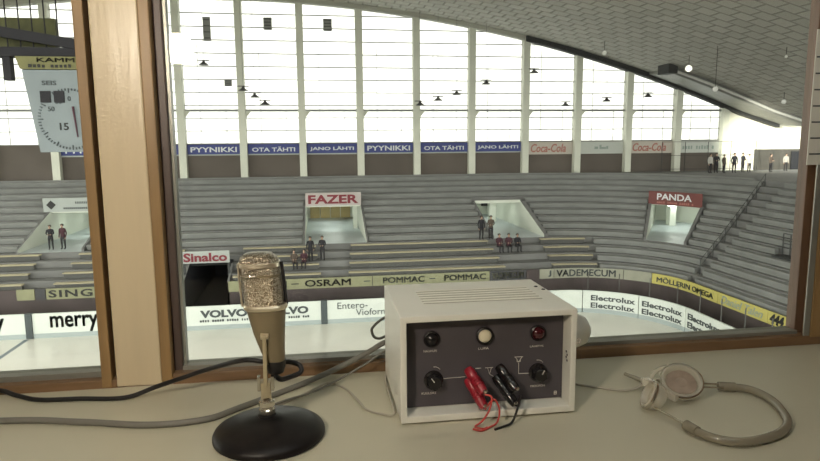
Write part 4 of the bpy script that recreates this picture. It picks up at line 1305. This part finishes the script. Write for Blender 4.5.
# side bow of the grille
bm = bmesh.new(); tube(bm, [(-.0595, .978, DT+.2775), (-.0575, .978, DT+.262), (-.0555, .977, DT+.24), (-.053, .976, DT+.209)], .0028, 8)
build('side_bow', bm, M['rubber'], t, smooth=50)
bm = bmesh.new(); tube(bm, [(-.1245, .972, DT+.2775), (-.1235, .971, DT+.25), (-.1205, .970, DT+.209)], .0018, 8)
build('side_bow', bm, M['mic_gold'], t, smooth=50)

# black microphone cable
bm = bmesh.new()
tube(bm, [(-.0735, .969, DT+.093), (-.066, .977, DT+.084), (-.052, .99, DT+.082), (-.036, 1.0, DT+.085), (-.037, 1.008, DT+.094), (-.055, 1.015, DT+.099), (-.08, 1.03, DT+.092), (-.1025, 1.05, DT+.09), (-.139, 1.06, DT+.09),
          (-.2105, 1.12, DT+.055), (-.2575, 1.13, DT+.038), (-.3015, 1.14, DT+.022), (-.357, 1.14, DT+.005), (-.437, 1.15, DT+.0046), (-.508, 1.157, DT+.0046), (-.553, 1.175, DT+.008), (-.606, 1.2, DT+.012), (-.7, 1.195, DT+.0046), (-.9, 1.16, DT+.0046)], .0042, 10)
tag(build('microphone_cable', bm, M['rubber'], smooth=60), 'thick black cable from the microphone looping off to the left', 'cable')
# grey cables
bm = bmesh.new()
tube(bm, [(-.9, 1.09, DT+.0058), (-.537, 1.072, DT+.0058), (-.401, 1.045, DT+.0058), (-.283, 1.014, DT+.0058), (-.196, 1.02, DT+.0058), (-.144, 1.058, DT+.006), (-.043, 1.145, DT+.006), (.034, 1.165, DT+.029), (.09, 1.18, DT+.05), (.1235, 1.192, DT+.064), (.155, 1.194, DT+.068), (.17, 1.1915, DT+.068)], .0054, 10)
tag(build('power_cable', bm, M['grey_cable'], smooth=60), 'grey cable crossing the desk behind the microphone to the device', 'cable')
bm = bmesh.new()
tube(bm, [(-.11, 1.045, DT+.003), (-.06, 1.08, DT+.003), (-.015, 1.13, DT+.003), (.012, 1.152, DT+.003), (.041, 1.12, DT+.003), (.062, 1.06, DT+.003), (.074, 1.02, DT+.003), (.095, 1.0, DT+.003), (.118, .992, DT+.003), (.121, 1.05, DT+.003), (.1215, 1.15, DT+.003), (.13, 1.195, DT+.01)], .0018, 8)
tag(build('thin_wire', bm, M['pale_wire'], smooth=60), 'thin pale wire curving over the desk from behind the microphone to the device', 'wire')
bm = bmesh.new()
tube(bm, [(.175, 1.1895, DT+.125), (.14, 1.196, DT+.120), (.1175, 1.192, DT+.111), (.102, 1.19, DT+.098), (.0995, 1.19, DT+.09), (.104, 1.19, DT+.078), (.115, 1.192, DT+.0735), (.13, 1.193, DT+.078), (.16, 1.1895, DT+.086)], .0028, 8)
tag(build('loop_cable', bm, M['dark_cable'], smooth=60), 'thin grey cable looping out behind the left side of the device', 'cable')
bm = bmesh.new()
tube(bm, [(.175, 1.190, DT+.05), (.14, 1.19, DT+.05), (.12, 1.182, DT+.048), (.08, 1.165, DT+.03), (.03, 1.148, DT+.010), (-.02, 1.10, DT+.008), (-.07, 1.07, DT+.0075), (-.115, 1.04, DT+.0035)], .0022, 8)
tag(build('signal_cable', bm, M['grey_cable'], smooth=60), 'thinner grey cable running beside the thick grey one behind the microphone', 'cable')

# ------------------------------------------------------------------ headphones
t = thing('headphones', 'clear plastic headphones with brown ear discs lying on the right of the desk', 'headphones', (.66, .93, DT))
def ear(c, n, r, film):
    c = Vector(c); n = Vector(n).normalized()
    bm = bmesh.new(); lathe(bm, [(r*.55, -.016), (r*.8, -.015), (r, -.006), (r*1.02, .002), (r*.97, .009), (r*.86, .0105), (r*.76, .007), (r*.73, .0)], c, n, 40)
    cup = build('ear_cup', bm, M['clear'], t, smooth=50)
    bm = bmesh.new(); lathe(bm, [(0, -.001), (r*.3, .0005), (r*.32, .0), (r*.74, .0), (r*.74, -.004), (0, -.006)], c, n, 32)
    build('ear_disc', bm, M['brown_film'] if film else M['clear'], cup, smooth=40)
    bm = bmesh.new(); lathe(bm, [(r*1.0, .003), (r*1.045, .0045), (r*1.045, .0075), (r*.99, .009)], c, n, 40)
    build('cup_rim', bm, M['chrome'], cup, smooth=40)
    return cup
ear((.6385, .982, DT+.0285), (-.24, -.54, .80), .0355, True)
ear((.562, .944, DT+.0245), (-.86, .25, .42), .0255, False)
# yoke block, rods and tubular headband
bm = bmesh.new(); bar(bm, (.566, .986, DT+.036), (.590, .916, DT+.030), .009, .012); build('yoke', bm, M['clear'], t, bevel=.0015)
bm = bmesh.new(); box(bm, .586, .602, 1.012, 1.028, DT+.012, DT+.024); build('joint_block', bm, M['enamel'], t, bevel=.002)
bm = bmesh.new(); bar(bm, (.596, 1.018, DT+.018), (.618, 1.004, DT+.026), .005, .008); build('yoke', bm, M['chrome'], t, bevel=.001)
bm = bmesh.new(); bar(bm, (.5842, 1.083, DT+.010), (.594, 1.026, DT+.016), .0065, seg=12, w2=.009); build('cord_sleeve', bm, M['tube'], t, smooth=40)
bm = bmesh.new(); tube(bm, [(.603, 1.026, DT+.02), (.614, 1.022, DT+.038), (.628, 1.012, DT+.048)], .0042, 8); build('yoke', bm, M['clear'], t, smooth=50)
bm = bmesh.new()
bar(bm, (.668, .990, DT+.022), (.742, .998, DT+.011), .0042, seg=8); bar(bm, (.667, .984, DT+.017), (.736, .990, DT+.009), .0035, seg=8)
build('rod', bm, M['chrome'], t, smooth=40)
bm = bmesh.new()
bar(bm, (.553, .925, DT+.014), (.575, .845, DT+.010), .0042, seg=8); bar(bm, (.560, .925, DT+.010), (.583, .848, DT+.007), .0035, seg=8)
build('rod', bm, M['chrome'], t, smooth=40)
bm = bmesh.new()
tube(bm, [(.728, .996, DT+.009), (.765, .983, DT+.0088), (.778, .955, DT+.0088), (.774, .915, DT+.0088), (.748, .856, DT+.0088), (.716, .823, DT+.0088), (.68, .806, DT+.0088), (.64, .797, DT+.0088), (.608, .801, DT+.0088), (.586, .820, DT+.0088), (.575, .85, DT+.0088)], .0070, 14)
build('headband', bm, M['tube'], t, smooth=60)
for p, q in (((.724, .998, DT+.0095), (.752, .989, DT+.0095)), ((.573, .862, DT+.0095), (.577, .838, DT+.0095))):
    bm = bmesh.new(); bar(bm, p, q, .0168, seg=14); build('band_sleeve', bm, M['tube'], t, smooth=40)
bm = bmesh.new()
tube(bm, [(.586, 1.02, DT+.014), (.57, 1.02, DT+.006), (.545, 1.025, DT+.003), (.51, 1.045, DT+.003), (.47, 1.075, DT+.003), (.44, 1.12, DT+.006), (.436, 1.15, DT+.012), (.43, 1.17, DT+.02)], .0022, 8)
tag(build('headphone_cord', bm, M['pale_wire'], smooth=60), 'thin cord from the headphones to the right side of the device', 'cable')
